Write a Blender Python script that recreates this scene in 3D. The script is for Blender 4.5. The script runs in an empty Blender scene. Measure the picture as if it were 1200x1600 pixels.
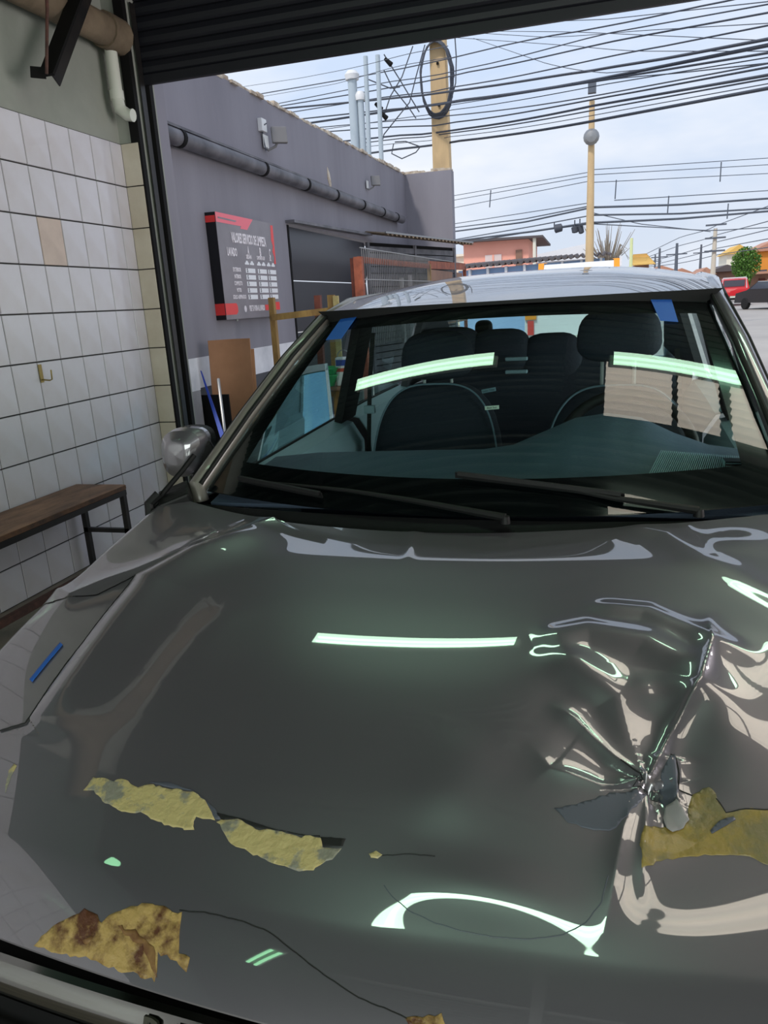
import bpy, bmesh, math, random
import numpy as np
from mathutils import Vector, Matrix
from mathutils.geometry import delaunay_2d_cdt
random.seed(7); rng = np.random.default_rng(3)
S = bpy.context.scene; COL = S.collection

# ---------------------------------------------------------------- camera
FPX = 1160.0; CAMH = 1.38
dn = Vector((.06, 1, 324/FPX)).normalized()
yw = Vector((325, 476-.06*325-800, FPX)).normalized()
zw = -dn; xw = yw.cross(zw).normalized(); yw = zw.cross(xw)
RW = Matrix((xw, yw, zw))                      # camera (right,down,fwd) -> world
CAM = Vector((0, 0, CAMH))
cd = bpy.data.cameras.new('camera'); cam = bpy.data.objects.new('camera', cd); COL.objects.link(cam)
cd.sensor_fit = 'HORIZONTAL'; cd.sensor_width = 36; cd.lens = 36*FPX/1200; cd.clip_start = .02; cd.clip_end = 500
c0, c1, c2 = RW.col[0], RW.col[1], RW.col[2]
cam.matrix_world = Matrix((( c0.x, -c1.x, -c2.x, 0), (c0.y, -c1.y, -c2.y, 0), (c0.z, -c1.z, -c2.z, CAMH), (0, 0, 0, 1)))
S.camera = cam
S.view_settings.view_transform = 'Standard'; S.view_settings.look = 'None'
S.view_settings.exposure = 0.0; S.view_settings.gamma = 1; S.view_settings.use_curve_mapping = False

# ---------------------------------------------------------------- sky
SKY = 1.08
w = bpy.data.worlds.new('world'); S.world = w; w.use_nodes = True
nt = w.node_tree; nt.nodes.clear()
def N(t, typ, **kw):
    n = t.nodes.new(typ)
    for k, v in kw.items(): setattr(n, k, v)
    return n
tc = N(nt, 'ShaderNodeTexCoord'); sx = N(nt, 'ShaderNodeSeparateXYZ'); nt.links.new(tc.outputs['Generated'], sx.inputs[0])
cr = N(nt, 'ShaderNodeValToRGB'); nt.links.new(sx.outputs['Z'], cr.inputs[0])
e = cr.color_ramp.elements; e[0].position = 0.0; e[0].color = (.68, .74, .83, 1); e[1].position = .9; e[1].color = (.36, .52, .85, 1)
for p, c in ((.10, (.62, .71, .86, 1)), (.25, (.60, .72, .92, 1)), (.5, (.66, .76, .93, 1))):
    q = e.new(p); q.color = c
mp = N(nt, 'ShaderNodeMapping'); mp.inputs['Scale'].default_value = (1.6, 1.6, 5.0); mp.inputs['Location'].default_value = (.3, .9, .1)
nt.links.new(tc.outputs['Generated'], mp.inputs[0])
nz = N(nt, 'ShaderNodeTexNoise'); nz.inputs['Scale'].default_value = 1.5; nz.inputs['Detail'].default_value = 5; nz.inputs['Roughness'].default_value = .55
nt.links.new(mp.outputs[0], nz.inputs['Vector'])
cl = N(nt, 'ShaderNodeValToRGB'); cl.color_ramp.elements[0].position = .44; cl.color_ramp.elements[1].position = .66
nt.links.new(nz.outputs['Fac'], cl.inputs[0])
mx = N(nt, 'ShaderNodeMix', data_type='RGBA'); nt.links.new(cl.outputs[0], mx.inputs[0]); nt.links.new(cr.outputs[0], mx.inputs[6]); mx.inputs[7].default_value = (.85, .885, .95, 1)
bg = N(nt, 'ShaderNodeBackground'); nt.links.new(mx.outputs[2], bg.inputs[0]); bg.inputs[1].default_value = SKY
wo = N(nt, 'ShaderNodeOutputWorld'); nt.links.new(bg.outputs[0], wo.inputs[0])
# hazy sun from behind the garage roof
sl = bpy.data.lights.new('sun', 'SUN'); sl.energy = 2.2; sl.angle = math.radians(6); sl.color = (1, .95, .88)
so = bpy.data.objects.new('sun', sl); COL.objects.link(so); so.rotation_euler = Vector((.25, .55, -.8)).to_track_quat('-Z', 'Y').to_euler()
# lamp light inside the garage, then two added fill lights
def area(name, loc, size, sizey, energy, color, direction):
    l = bpy.data.lights.new(name, 'AREA'); l.shape = 'RECTANGLE'; l.size = size; l.size_y = sizey; l.energy = energy; l.color = color
    o = bpy.data.objects.new(name, l); COL.objects.link(o); o.location = loc
    o.rotation_euler = Vector(direction).to_track_quat('-Z', 'Y').to_euler(); return o
LAMPC = (.64, 1, .72)
area('lamp_light_left', (-1.08, 3.05, 3.115), 1.08, .15, 3, LAMPC, (0, 0, -1))
area('lamp_light_right', (.88, 3.05, 3.115), 1.2, .15, 3.2, LAMPC, (0, 0, -1))
area('lamp_light_near', (-.32, .30, 3.115), 1.15, .15, 4.5, LAMPC, (0, 0, -1))
area('back_fill_light', (.4, -3.85, 1.4), 4.6, 2.2, 150, (.90, 1, .93), (0, 1, -.12))  # fill light added behind the camera; the back wall has no door
area('side_fill_light', (3.5, 2.5, 1.6), 2.6, 2.2, 165, (1, .94, .95), (-1, 0, 0))  # fill added from the right to brighten the tiled wall; no door there

# ---------------------------------------------------------------- materials
MATS = {}
def mat(name, col, rough=.6, metal=0, var=None, vscale=4, bump=0, bscale=40, coat=0, trans=0, emit=0, spec=None, vmid=.5, stretch=None, vw=.15):
    if name in MATS: return MATS[name]
    m = bpy.data.materials.new(name); m.use_nodes = True; t = m.node_tree; b = t.nodes['Principled BSDF']
    c = (*col, 1)
    b.inputs['Base Color'].default_value = c; b.inputs['Roughness'].default_value = rough; b.inputs['Metallic'].default_value = metal
    if coat: b.inputs['Coat Weight'].default_value = coat; b.inputs['Coat Roughness'].default_value = .02
    if spec is not None: b.inputs['Specular IOR Level'].default_value = spec
    if trans: b.inputs['Transmission Weight'].default_value = trans
    if emit: b.inputs['Emission Color'].default_value = c; b.inputs['Emission Strength'].default_value = emit
    tc = N(t, 'ShaderNodeTexCoord'); src = tc.outputs['Object']
    if stretch:
        mpn = N(t, 'ShaderNodeMapping'); mpn.inputs['Scale'].default_value = stretch; t.links.new(src, mpn.inputs[0]); src = mpn.outputs[0]
    if var is not None:
        n = N(t, 'ShaderNodeTexNoise'); n.inputs['Scale'].default_value = vscale; n.inputs['Detail'].default_value = 6; n.inputs['Roughness'].default_value = .6
        t.links.new(src, n.inputs['Vector'])
        r = N(t, 'ShaderNodeValToRGB'); r.color_ramp.elements[0].position = vmid-vw; r.color_ramp.elements[1].position = vmid+vw
        r.color_ramp.elements[0].color = c; r.color_ramp.elements[1].color = (*var, 1)
        t.links.new(n.outputs['Fac'], r.inputs[0]); t.links.new(r.outputs[0], b.inputs['Base Color'])
        if emit: t.links.new(r.outputs[0], b.inputs['Emission Color'])
    if bump:
        n2 = N(t, 'ShaderNodeTexNoise'); n2.inputs['Scale'].default_value = bscale; n2.inputs['Detail'].default_value = 4
        t.links.new(src, n2.inputs['Vector'])
        bp = N(t, 'ShaderNodeBump'); bp.inputs['Strength'].default_value = bump; bp.inputs['Distance'].default_value = .01
        t.links.new(n2.outputs['Fac'], bp.inputs['Height']); t.links.new(bp.outputs[0], b.inputs['Normal'])
    MATS[name] = m; return m
def glass(name, tint, gloss_col=(1, 1, 1), ior=1.5):
    m = bpy.data.materials.new(name); m.use_nodes = True; t = m.node_tree; t.nodes.clear()
    tr = N(t, 'ShaderNodeBsdfTransparent'); tr.inputs[0].default_value = (*tint, 1)
    gl = N(t, 'ShaderNodeBsdfGlossy'); gl.inputs['Roughness'].default_value = .0; gl.inputs[0].default_value = (*gloss_col, 1)
    fr = N(t, 'ShaderNodeFresnel'); gm_ = N(t, 'ShaderNodeNewGeometry'); mr = N(t, 'ShaderNodeMapRange')
    mr.inputs['To Min'].default_value = ior; mr.inputs['To Max'].default_value = 1/ior; t.links.new(gm_.outputs['Backfacing'], mr.inputs['Value']); t.links.new(mr.outputs[0], fr.inputs[0])
    ma = N(t, 'ShaderNodeMath', operation='MULTIPLY'); ma.inputs[1].default_value = 1.6; ma.use_clamp = True
    mi = N(t, 'ShaderNodeMixShader'); t.links.new(fr.outputs[0], ma.inputs[0]); t.links.new(ma.outputs[0], mi.inputs[0])
    t.links.new(tr.outputs[0], mi.inputs[1]); t.links.new(gl.outputs[0], mi.inputs[2])
    o = N(t, 'ShaderNodeOutputMaterial'); t.links.new(mi.outputs[0], o.inputs[0]); MATS[name] = m; return m

# ---------------------------------------------------------------- survey: where a sight line of the photograph meets a known plane
def ray(px, py): return (RW @ Vector((px-600, py-800, FPX))).normalized()
def at(px, py, ax, v):
    d = ray(px, py); return CAM + d*((v-CAM[ax])/d[ax])

# ---------------------------------------------------------------- mesh builders
class MB:
    def __init__(s): s.v = []; s.f = []
    def add(s, vs, fs):
        o = len(s.v); s.v += [tuple(v) for v in vs]; s.f += [tuple(i+o for i in f) for f in fs]; return s
    def box(s, a, b):
        x0, y0, z0 = (min(a[i], b[i]) for i in range(3)); x1, y1, z1 = (max(a[i], b[i]) for i in range(3))
        return s.add([(x0,y0,z0),(x1,y0,z0),(x1,y1,z0),(x0,y1,z0),(x0,y0,z1),(x1,y0,z1),(x1,y1,z1),(x0,y1,z1)],
                     [(0,3,2,1),(4,5,6,7),(0,1,5,4),(1,2,6,5),(2,3,7,6),(3,0,4,7)])
    def bar(s, p, q, w, h=None, up=(0,0,1)):
        h = h or w; p = Vector(p); q = Vector(q); d = (q-p).normalized(); u = Vector(up)
        if abs(d.dot(u)) > .97: u = Vector((1,0,0))
        r = d.cross(u).normalized()*w/2; t = r.cross(d).normalized()*h/2
        vs = [c+k for c in (p, q) for k in (-r-t, r-t, r+t, -r+t)]
        return s.add(vs, [(0,3,2,1),(4,5,6,7),(0,1,5,4),(1,2,6,5),(2,3,7,6),(3,0,4,7)])
    def tube(s, pts, r, n=8, cap=True):
        pts = [Vector(p) for p in pts]; rs = r if isinstance(r, (list, tuple)) else [r]*len(pts)
        o = len(s.v); prev = None
        for i, p in enumerate(pts):
            d = (pts[min(i+1, len(pts)-1)]-pts[max(i-1, 0)]).normalized()
            u = prev if prev is not None else (Vector((0,0,1)) if abs(d.z) < .9 else Vector((1,0,0)))
            a = d.cross(u)
            if a.length < 1e-5: a = d.cross(Vector((0,1,0)))
            a.normalize(); b = a.cross(d).normalized(); prev = b
            for k in range(n):
                t = 2*math.pi*k/n; s.v.append(tuple(p + (a*math.cos(t)+b*math.sin(t))*rs[i]))
        for i in range(len(pts)-1):
            for k in range(n):
                k2 = (k+1) % n; s.f.append((o+i*n+k, o+i*n+k2, o+(i+1)*n+k2, o+(i+1)*n+k))
        if cap: s.f.append(tuple(o+k for k in range(n))[::-1]); s.f.append(tuple(o+(len(pts)-1)*n+k for k in range(n)))
        return s
    def lathe(s, prof, n=20, c=(0,0,0), axis='Z'):
        o = len(s.v)
        for (r, z) in prof:
            for k in range(n):
                t = 2*math.pi*k/n; x, y = r*math.cos(t), r*math.sin(t)
                p = (x, y, z) if axis == 'Z' else ((z, x, y) if axis == 'X' else (x, z, y))
                s.v.append((p[0]+c[0], p[1]+c[1], p[2]+c[2]))
        for i in range(len(prof)-1):
            for k in range(n):
                k2 = (k+1) % n; s.f.append((o+i*n+k, o+i*n+k2, o+(i+1)*n+k2, o+(i+1)*n+k))
        s.f.append(tuple(o+k for k in range(n))[::-1]); s.f.append(tuple(o+(len(prof)-1)*n+k for k in range(n)))
        return s
    def prism(s, poly, vec):                     # closed 3-D polygon swept along vec
        n = len(poly); vec = Vector(vec); a = [Vector(p) for p in poly]; b = [p+vec for p in a]
        return s.add(a+b, [tuple(range(n))[::-1], tuple(range(n, 2*n))] + [(i, (i+1) % n, n+(i+1) % n, n+i) for i in range(n)])
    def grid(s, fn, us, vs, thick=0):            # fn(u,v)->point ; thick: closed shell
        nu, nv = len(us), len(vs); P = [[Vector(fn(u, v)) for v in vs] for u in us]
        o = len(s.v)
        for i in range(nu):
            for j in range(nv): s.v.append(tuple(P[i][j]))
        for i in range(nu-1):
            for j in range(nv-1): s.f.append((o+i*nv+j, o+(i+1)*nv+j, o+(i+1)*nv+j+1, o+i*nv+j+1))
        if thick:
            o2 = len(s.v)
            for i in range(nu):
                for j in range(nv):
                    a = P[min(i+1, nu-1)][j]-P[max(i-1, 0)][j]; b = P[i][min(j+1, nv-1)]-P[i][max(j-1, 0)]
                    n = a.cross(b); n = n.normalized() if n.length > 1e-9 else Vector((0,0,1))
                    s.v.append(tuple(P[i][j]-n*thick))
            for i in range(nu-1):
                for j in range(nv-1): s.f.append((o2+i*nv+j, o2+i*nv+j+1, o2+(i+1)*nv+j+1, o2+(i+1)*nv+j))
            rim = [(i, 0) for i in range(nu)] + [(nu-1, j) for j in range(1, nv)] + [(i, nv-1) for i in range(nu-2, -1, -1)] + [(0, j) for j in range(nv-2, 0, -1)]
            for k in range(len(rim)):
                (i, j), (i2, j2) = rim[k], rim[(k+1) % len(rim)]
                s.f.append((o+i*nv+j, o2+i*nv+j, o2+i2*nv+j2, o+i2*nv+j2))
        return s
    def obj(s, name, m, parent=None, smooth=False, bevel=0, org=None):
        me = bpy.data.meshes.new(name); me.from_pydata(s.v, [], s.f); me.update()
        if org is not None:
            o3 = Vector(org)
            me.transform(Matrix.Translation(-o3))
        if smooth:
            bm = bmesh.new(); bm.from_mesh(me); bmesh.ops.recalc_face_normals(bm, faces=bm.faces); bm.to_mesh(me); bm.free()
            me.shade_smooth(); me.set_sharp_from_angle(angle=math.radians(40 if smooth is True else smooth))
        o = bpy.data.objects.new(name, me); COL.objects.link(o)
        if org is not None: o.location = org
        if m is not None: me.materials.append(MATS[m] if isinstance(m, str) else m)
        if parent is not None: o.parent = parent
        if bevel:
            md = o.modifiers.new('bevel', 'BEVEL'); md.width = bevel; md.segments = 2; md.limit_method = 'ANGLE'
        return o
def thing(name, label, cat, loc=(0,0,0), rz=0, group=None):
    o = bpy.data.objects.new(name, None); COL.objects.link(o); o.location = loc; o.rotation_euler = (0, 0, rz)
    o.empty_display_size = .1; return tag(o, label, cat, group)
def tag(o, label, cat, group=None):
    o['label'] = label; o['category'] = cat
    if group: o['group'] = group
    return o
def struct(o, label=None):
    o['kind'] = 'structure'
    if label: o['label'] = label
    return o
def stuff(o): o['kind'] = 'stuff'; return o
def lab(o, l): o['label'] = l; return o
def text_obj(name, txt, size, m, M4, parent=None, extrude=.001, align='LEFT', sx=1.0, bold=0):
    cu = bpy.data.curves.new(name+'_curve', 'FONT'); cu.body = txt; cu.size = size; cu.extrude = extrude; cu.align_x = align; cu.align_y = 'CENTER'; cu.resolution_u = 2; cu.offset = bold
    to = bpy.data.objects.new('tmp', cu); COL.objects.link(to); bpy.context.view_layer.update()
    dg = bpy.context.evaluated_depsgraph_get(); me = bpy.data.meshes.new_from_object(to.evaluated_get(dg)); me.name = name
    bpy.data.objects.remove(to); bpy.data.curves.remove(cu)
    me.transform(M4 @ Matrix.Diagonal((sx, 1, 1, 1))); me.materials.clear(); me.materials.append(MATS[m])
    o = bpy.data.objects.new(name, me); COL.objects.link(o)
    if parent: o.parent = parent
    return o
def frame4(org, xd, yd):
    x = Vector(xd).normalized(); y = Vector(yd).normalized(); z = x.cross(y)
    return Matrix(((x.x, y.x, z.x, org[0]), (x.y, y.y, z.y, org[1]), (x.z, y.z, z.z, org[2]), (0, 0, 0, 1)))
PI = math.pi
def lin(*rgb): return tuple(((c/255)/12.92 if c/255 <= .04045 else ((c/255+.055)/1.055)**2.4) for c in rgb)

# palette
mat('grout', lin(40, 38, 36), .95)
mat('tile', lin(208, 205, 214), .16, var=lin(198, 192, 196), vscale=2.5, coat=.3)
mat('tile_warm_lit', lin(205, 196, 180), .2, var=lin(190, 178, 160), vscale=3)  # return wall tiles: warm light from behind put into the colour
mat('tile_tan', lin(205, 185, 172), .3, var=lin(192, 172, 160), vscale=8)
mat('wall_paint', lin(152, 154, 146), .7, var=lin(132, 136, 128), vscale=1.5, bump=.15, bscale=15)
mat('concrete_floor', lin(140, 130, 118), .7, var=lin(105, 98, 90), vscale=3, bump=.3, bscale=25)
mat('street', lin(176, 170, 162), .85, var=lin(160, 154, 148), vscale=.4, bump=.2, bscale=8)
mat('sidewalk', lin(165, 160, 152), .85, var=lin(140, 135, 130), vscale=1)
mat('ceiling_sheet', lin(58, 64, 58), .42, metal=.4, var=lin(42, 46, 42), vscale=3)
mat('skylight', lin(214, 206, 192), .5, emit=2.7)
mat('steel_black', lin(26, 25, 27), .45, metal=.2, var=lin(40, 36, 34), vscale=8)
mat('steel_dark', lin(16, 15, 16), .75, spec=.2)
mat('rust_brown', lin(92, 58, 50), .7, var=lin(60, 40, 36), vscale=20)
mat('shutter_paint', lin(11, 12, 22), .55, var=lin(15, 15, 24), vscale=6)
mat('beam_concrete', lin(128, 112, 92), .8, var=lin(100, 86, 70), vscale=4, bump=.3)
mat('pvc', lin(205, 206, 196), .4)
mat('wood_top', lin(150, 112, 86), .65, var=lin(95, 68, 52), vscale=4, stretch=(3, .8, 3), bump=.2, bscale=60)
mat('wood_edge', lin(110, 75, 50), .7, var=lin(50, 38, 34), vscale=9)
mat('brass', lin(150, 132, 80), .35, metal=.8)
mat('ext_wall', lin(142, 139, 147), .75, var=lin(128, 125, 133), vscale=1.0, stretch=(1, 1.4, .25), bump=.12, bscale=12)
mat('ext_wall_low', lin(84, 84, 88), .8, var=lin(68, 68, 72), vscale=2)
mat('white_paint', lin(240, 239, 242), .7, var=lin(205, 205, 208), vscale=2)
mat('grey_paint', lin(140, 138, 140), .7, var=lin(165, 164, 166), vscale=3)
mat('coping', lin(222, 212, 194), .9, var=lin(160, 140, 120), vscale=9, bump=.8, bscale=20)
mat('gutter', lin(112, 110, 116), .45, var=lin(60, 60, 68), vscale=3)
mat('lamp_body', lin(120, 118, 118), .4)
mat('lamp_face', lin(225, 225, 222), .3)
mat('sign_grey', lin(134, 128, 134), .3, var=lin(116, 110, 116), vscale=2)
mat('sign_side', lin(14, 14, 20), .4)
mat('sign_red', lin(232, 60, 60), .4)
mat('sign_pink', lin(240, 110, 125), .4)
mat('sign_white', lin(235, 235, 238), .4)
mat('sign_text', lin(238, 230, 234), .4)
mat('sign_ink', lin(60, 58, 62), .5)
mat('door_dark', lin(50, 52, 60), .42, var=lin(52, 52, 60), vscale=2, metal=.2)
mat('timber', lin(166, 134, 76), .7, var=lin(128, 98, 56), vscale=12, stretch=(1,1,.3), bump=.2)
mat('timber_pale', lin(200, 184, 130), .7, var=lin(170, 150, 95), vscale=12)
mat('timber_red', lin(112, 58, 44), .7, var=lin(90, 44, 36), vscale=10)
mat('post_orange', lin(168, 92, 66), .7, var=lin(130, 70, 52), vscale=8)
mat('wire', lin(150, 150, 150), .4, metal=.7)
mat('cardboard', lin(176, 130, 96), .85, var=lin(160, 116, 84), vscale=3)
mat('blue_plastic', lin(22, 64, 170), .35)
mat('green_plastic', lin(40, 170, 98), .35)
mat('jug', lin(225, 225, 225), .35)
mat('label_blue', lin(40, 70, 150), .4)
mat('label_red', lin(190, 80, 60), .4)
mat('pole_concrete', lin(218, 188, 142), .8, var=lin(196, 168, 128), vscale=3, stretch=(1,1,.3), bump=.15)
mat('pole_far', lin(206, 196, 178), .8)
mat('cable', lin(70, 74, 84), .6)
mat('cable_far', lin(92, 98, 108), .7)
mat('vent_pipe', lin(176, 188, 196), .4)
mat('salmon', lin(252, 178, 156), .8, var=lin(244, 168, 146), vscale=.5)
mat('blue_wall', lin(164, 194, 232), .8, var=lin(152, 182, 222), vscale=.5)
mat('roof_dark', lin(92, 84, 84), .8)
mat('cream_wall', lin(238, 232, 214), .8)
mat('yellow_wall', lin(226, 182, 96), .8)
mat('orange_wall', lin(232, 150, 60), .8)
mat('brown_wall', lin(160, 122, 100), .8, var=lin(128, 100, 88), vscale=1)
mat('tile_roof', lin(190, 140, 116), .8)
mat('window_dark', lin(70, 76, 88), .2)
mat('curtain', lin(226, 206, 200), .6)
mat('leaf', lin(118, 160, 66), .7, var=lin(70, 110, 50), vscale=6)
mat('bark', lin(150, 140, 126), .9)
mat('van_white', lin(236, 238, 240), .3, coat=.6)
mat('strap_orange', lin(244, 156, 24), .6)
mat('car_red', lin(214, 28, 38), .3, coat=.8)
mat('car_dark', lin(62, 66, 70), .3, metal=.4, coat=.8)
mat('car_silver', lin(170, 180, 182), .3, metal=.4, coat=.8)
mat('tyre', lin(24, 24, 25), .8)
mat('rim', lin(120, 122, 126), .35, metal=.7)
mat('tail_lamp', lin(225, 70, 60), .3)
mat('black_plastic', lin(16, 17, 18), .55, spec=.3, bump=.1, bscale=80)
mat('rubber', lin(8, 9, 11), .6, spec=.3)
mat('frit', lin(8, 10, 13), .12)
mat('chrome', lin(140, 140, 136), .10, metal=1)
mat('fabric', lin(27, 33, 46), .85, bump=.2, bscale=120)
mat('fabric_light', lin(100, 120, 134), .8)
mat('dash', lin(60, 74, 92), .55, bump=.15, bscale=150)
mat('dash_dark', lin(26, 32, 38), .6)
mat('sill_trim', lin(130, 152, 162), .5)
mat('tape_blue', lin(26, 88, 176), .55)
mat('label_cream', lin(205, 210, 196), .6)
mat('headliner', lin(66, 66, 72), .9)
mat('primer', lin(190, 174, 120), .42, var=lin(136, 134, 120), vscale=26, bump=.5, bscale=60, coat=.2, vmid=.53, vw=.04)
mat('primer_ochre', lin(152, 130, 66), .42, var=lin(124, 114, 78), vscale=12, bump=.5, bscale=50, coat=.3, vmid=.52, vw=.06)
mat('primer_rust', lin(178, 148, 88), .5, var=lin(84, 46, 22), vscale=24, bump=.5, bscale=60, vmid=.53, vw=.07)
mat('underpaint', lin(82, 86, 98), .5, metal=.1)
mat('chip_pale', lin(150, 146, 148), .5, bump=.2, bscale=20)
mat('crack', lin(14, 15, 15), .7)
mat('letter', lin(52, 50, 38), .5)
mat('tube_on', lin(150, 225, 170), .4, emit=5.0)
mat('lamp_housing', lin(150, 156, 150), .5)
# grey metallic car paint: pigment + flakes under clear coat
def paint():
    m = bpy.data.materials.new('car_paint'); m.use_nodes = True; t = m.node_tree; b = t.nodes['Principled BSDF']
    b.inputs['Metallic'].default_value = .65; b.inputs['Roughness'].default_value = .34
    b.inputs['Coat Weight'].default_value = 1; b.inputs['Coat Roughness'].default_value = .015; b.inputs['Coat IOR'].default_value = 2.2
    tc = N(t, 'ShaderNodeTexCoord'); n = N(t, 'ShaderNodeTexNoise'); n.inputs['Scale'].default_value = 3
    t.links.new(tc.outputs['Object'], n.inputs['Vector'])
    r = N(t, 'ShaderNodeValToRGB'); r.color_ramp.elements[0].color = (*lin(120, 117, 125), 1); r.color_ramp.elements[1].color = (*lin(127, 124, 131), 1)
    t.links.new(n.outputs['Fac'], r.inputs[0]); t.links.new(r.outputs[0], b.inputs['Base Color']); MATS['car_paint'] = m
paint()
G_WS = glass('glass_windshield', (.74, .90, .88)); G_SIDE = glass('glass_side', (.84, .97, .93)); G_LOOSE = glass('glass_loose', (.55, .78, .80))

# ================================================================= SETTING
WX = -2.83; YO = 4.46; YF = 4.62; CZ = 3.38; RX = 3.6; BY = -4.0
T = struct(MB().box((WX-.12, BY, -.1), (RX, YF+.1, 0)).obj('floor', 'concrete_floor'), 'stained grey brown concrete garage floor')
struct(MB().box((-60, YF+.1, -.1), (60, 120, -.001)).obj('street_ground', 'street'), 'pale concrete street and yard outside')
# left wall: backing + tiles
wl = struct(MB().box((WX-.12, BY, 0), (WX-.012, YF+.1, CZ)).obj('wall_left', 'wall_paint'), 'garage wall, grey green paint above white tiles')
ZR = [-.045+.2475*k for k in range(11)]           # tile courses; lowest is cut by the floor
YC = [4.149+.1915*k for k in range(-12, 3)]
MB().box((WX-.012, BY, ZR[-1]+.004), (WX+.004, 1.25, CZ-.03)).obj('unseen_dark_band', mat('dark_green', lin(58, 78, 70), .8, var=lin(48, 66, 60), vscale=2), wl)  # dark green band added out of view to darken the hood's reflection
gm = MB().box((WX-.012, 1.8, 0), (WX-.003, YO, ZR[-1])).obj('grout', 'grout', wl)
protos = {}
def tile(y0, y1, z0, z1, m, parent, tilt=0):
    g = .0028; wd, ht = y1-y0-2*g, z1-z0-2*g; key = (round(wd, 3), round(ht, 3), m)
    if key not in protos:
        b = .002; a, h = wd/2, ht/2
        vs = [(0,-a,-h),(0,a,-h),(0,a,h),(0,-a,h),(.005,-a+b,-h+b),(.005,a-b,-h+b),(.005,a-b,h-b),(.005,-a+b,h-b)]
        me = bpy.data.meshes.new('tile'); me.from_pydata(vs, [], [(4,5,6,7),(0,1,5,4),(1,2,6,5),(2,3,7,6),(3,0,4,7)]); me.materials.append(MATS[m]); protos[key] = me
    o = bpy.data.objects.new('tile', protos[key]); COL.objects.link(o); o.parent = parent
    o.location = (WX-.003, (y0+y1)/2, (z0+z1)/2); o.rotation_euler = (0, random.uniform(-.004, .004), random.uniform(-.004, .004)); return o
for k in range(10):
    z0 = max(0.001, ZR[k]); z1 = ZR[k+1]
    for i in range(len(YC)-1):
        y0, y1 = YC[i], min(YC[i+1], YO)
        if y1-y0 < .02: continue
        m = 'tile_tan' if (k == 7 and i == 9) else 'tile'
        o = tile(y0, y1, z0, z1, m, wl)
        if m == 'tile_tan': lab(o, 'beige tile with the glaze lost')
    # narrow return column, warm light put into its colour
# tiles behind the camera: one relief sheet
bt = MB()
for k in range(10):
    z0 = max(0, ZR[k])
    for i in range(30):
        y1 = YC[0]-.1915*i; y0 = y1-.1915
        if y0 > BY: bt.box((WX-.006, y0+.002, z0+.002), (WX+.002, y1-.002, ZR[k+1]-.002))
stuff(bt.obj('tile_field', 'tile', wl))
# return wall at the opening
wr = struct(MB().box((WX-.012, YO+.012, 0), (-2.70, YF+.1, CZ)).obj('wall_return', 'wall_paint'), 'narrow return of the garage wall beside the shutter rail')
MB().box((WX, YO+.003, 0), (-2.705, YO+.012, ZR[-1])).obj('grout', 'grout', wr)
for k in range(10):
    z0 = max(.001, ZR[k])
    MB().box((-2.827, YO-.004, z0+.003), (-2.708, YO+.004, ZR[k+1]-.003)).obj('tile', 'tile_warm_lit', wr, bevel=.002)
# rest of the room
struct(MB().box((RX, BY, 0), (RX+.12, YF+.1, CZ)).obj('wall_right', mat('right_wall', lin(176, 160, 140), .7, var=lin(150, 134, 116), vscale=1)), 'plain garage wall on the right')
struct(MB().box((WX-.12, BY-.12, 0), (RX+.12, BY, CZ)).obj('wall_back', mat('back_wall', lin(150, 146, 140), .7)), 'back wall of the garage')
# corrugated ceiling with translucent sheets
def corr(x0, x1, y0, y1, z, amp=.018, pitch=.076, n=None, slope=0):
    n = n or int((y1-y0)/pitch*6); m = MB()
    return m.grid(lambda u, v: (x0+(x1-x0)*v, y0+(y1-y0)*u, z+amp*math.sin(2*PI*(y1-y0)*u/pitch)+slope*u), [i/n for i in range(n+1)], [0, 1], thick=.0015)
ce = struct(bpy.data.objects.new('ceiling', None), 'dark corrugated sheet ceiling with translucent sheets and steel purlins'); COL.objects.link(ce)
yc_ = BY
for sk_x, (sk0, sk1) in (([(.55, .98), (1.04, 1.7)], (.55, .74)), ([(.30, .86), (.92, 1.7)], (1.42, 1.98)), ([(.26, .73), (.77, 1.06), (1.14, 1.95)], (2.55, 3.14))):  # middle skylight row added and widened to thicken reflections in the hood
    corr(WX-.12, RX+.1, yc_, sk0, CZ).obj('ceiling_sheet', 'ceiling_sheet', ce, smooth=60)
    xs = [WX-.12] + [v for p in sk_x for v in p] + [RX+.1]
    for a, b in zip(xs[0::2], xs[1::2]): corr(a, b, sk0, sk1, CZ).obj('ceiling_sheet', 'ceiling_sheet', ce, smooth=60)
    for a, b in sk_x: corr(a, b, sk0, sk1, CZ).obj('skylight_sheet', 'skylight', ce, smooth=60)
    yc_ = sk1
corr(WX-.12, RX+.1, yc_, YF+.1, CZ).obj('ceiling_sheet', 'ceiling_sheet', ce, smooth=60)
for y in (-3, -1.6, -.2, 1.2, 2.4, 3.25, 4.1): MB().box((WX, y-.03, CZ-.12), (RX, y+.03, CZ-.03)).obj('purlin', 'steel_black', ce)
for x in (-1.9, .0, 2.4): MB().box((x-.04, BY, CZ-.2), (x+.04, YF-.3, CZ-.12)).obj('rafter', 'steel_black', ce)
# building above the opening, outside
struct(MB().box((WX-.2, YF+.12, 3.25), (RX+.2, YF+.3, 4.1)).obj('wall_front', 'ext_wall'), 'grey wall above the garage opening')
struct(MB().box((WX-.2, BY, CZ+.06), (RX+.2, YF+.12, CZ+.12)).obj('roof_slab', 'roof_dark'))
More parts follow.
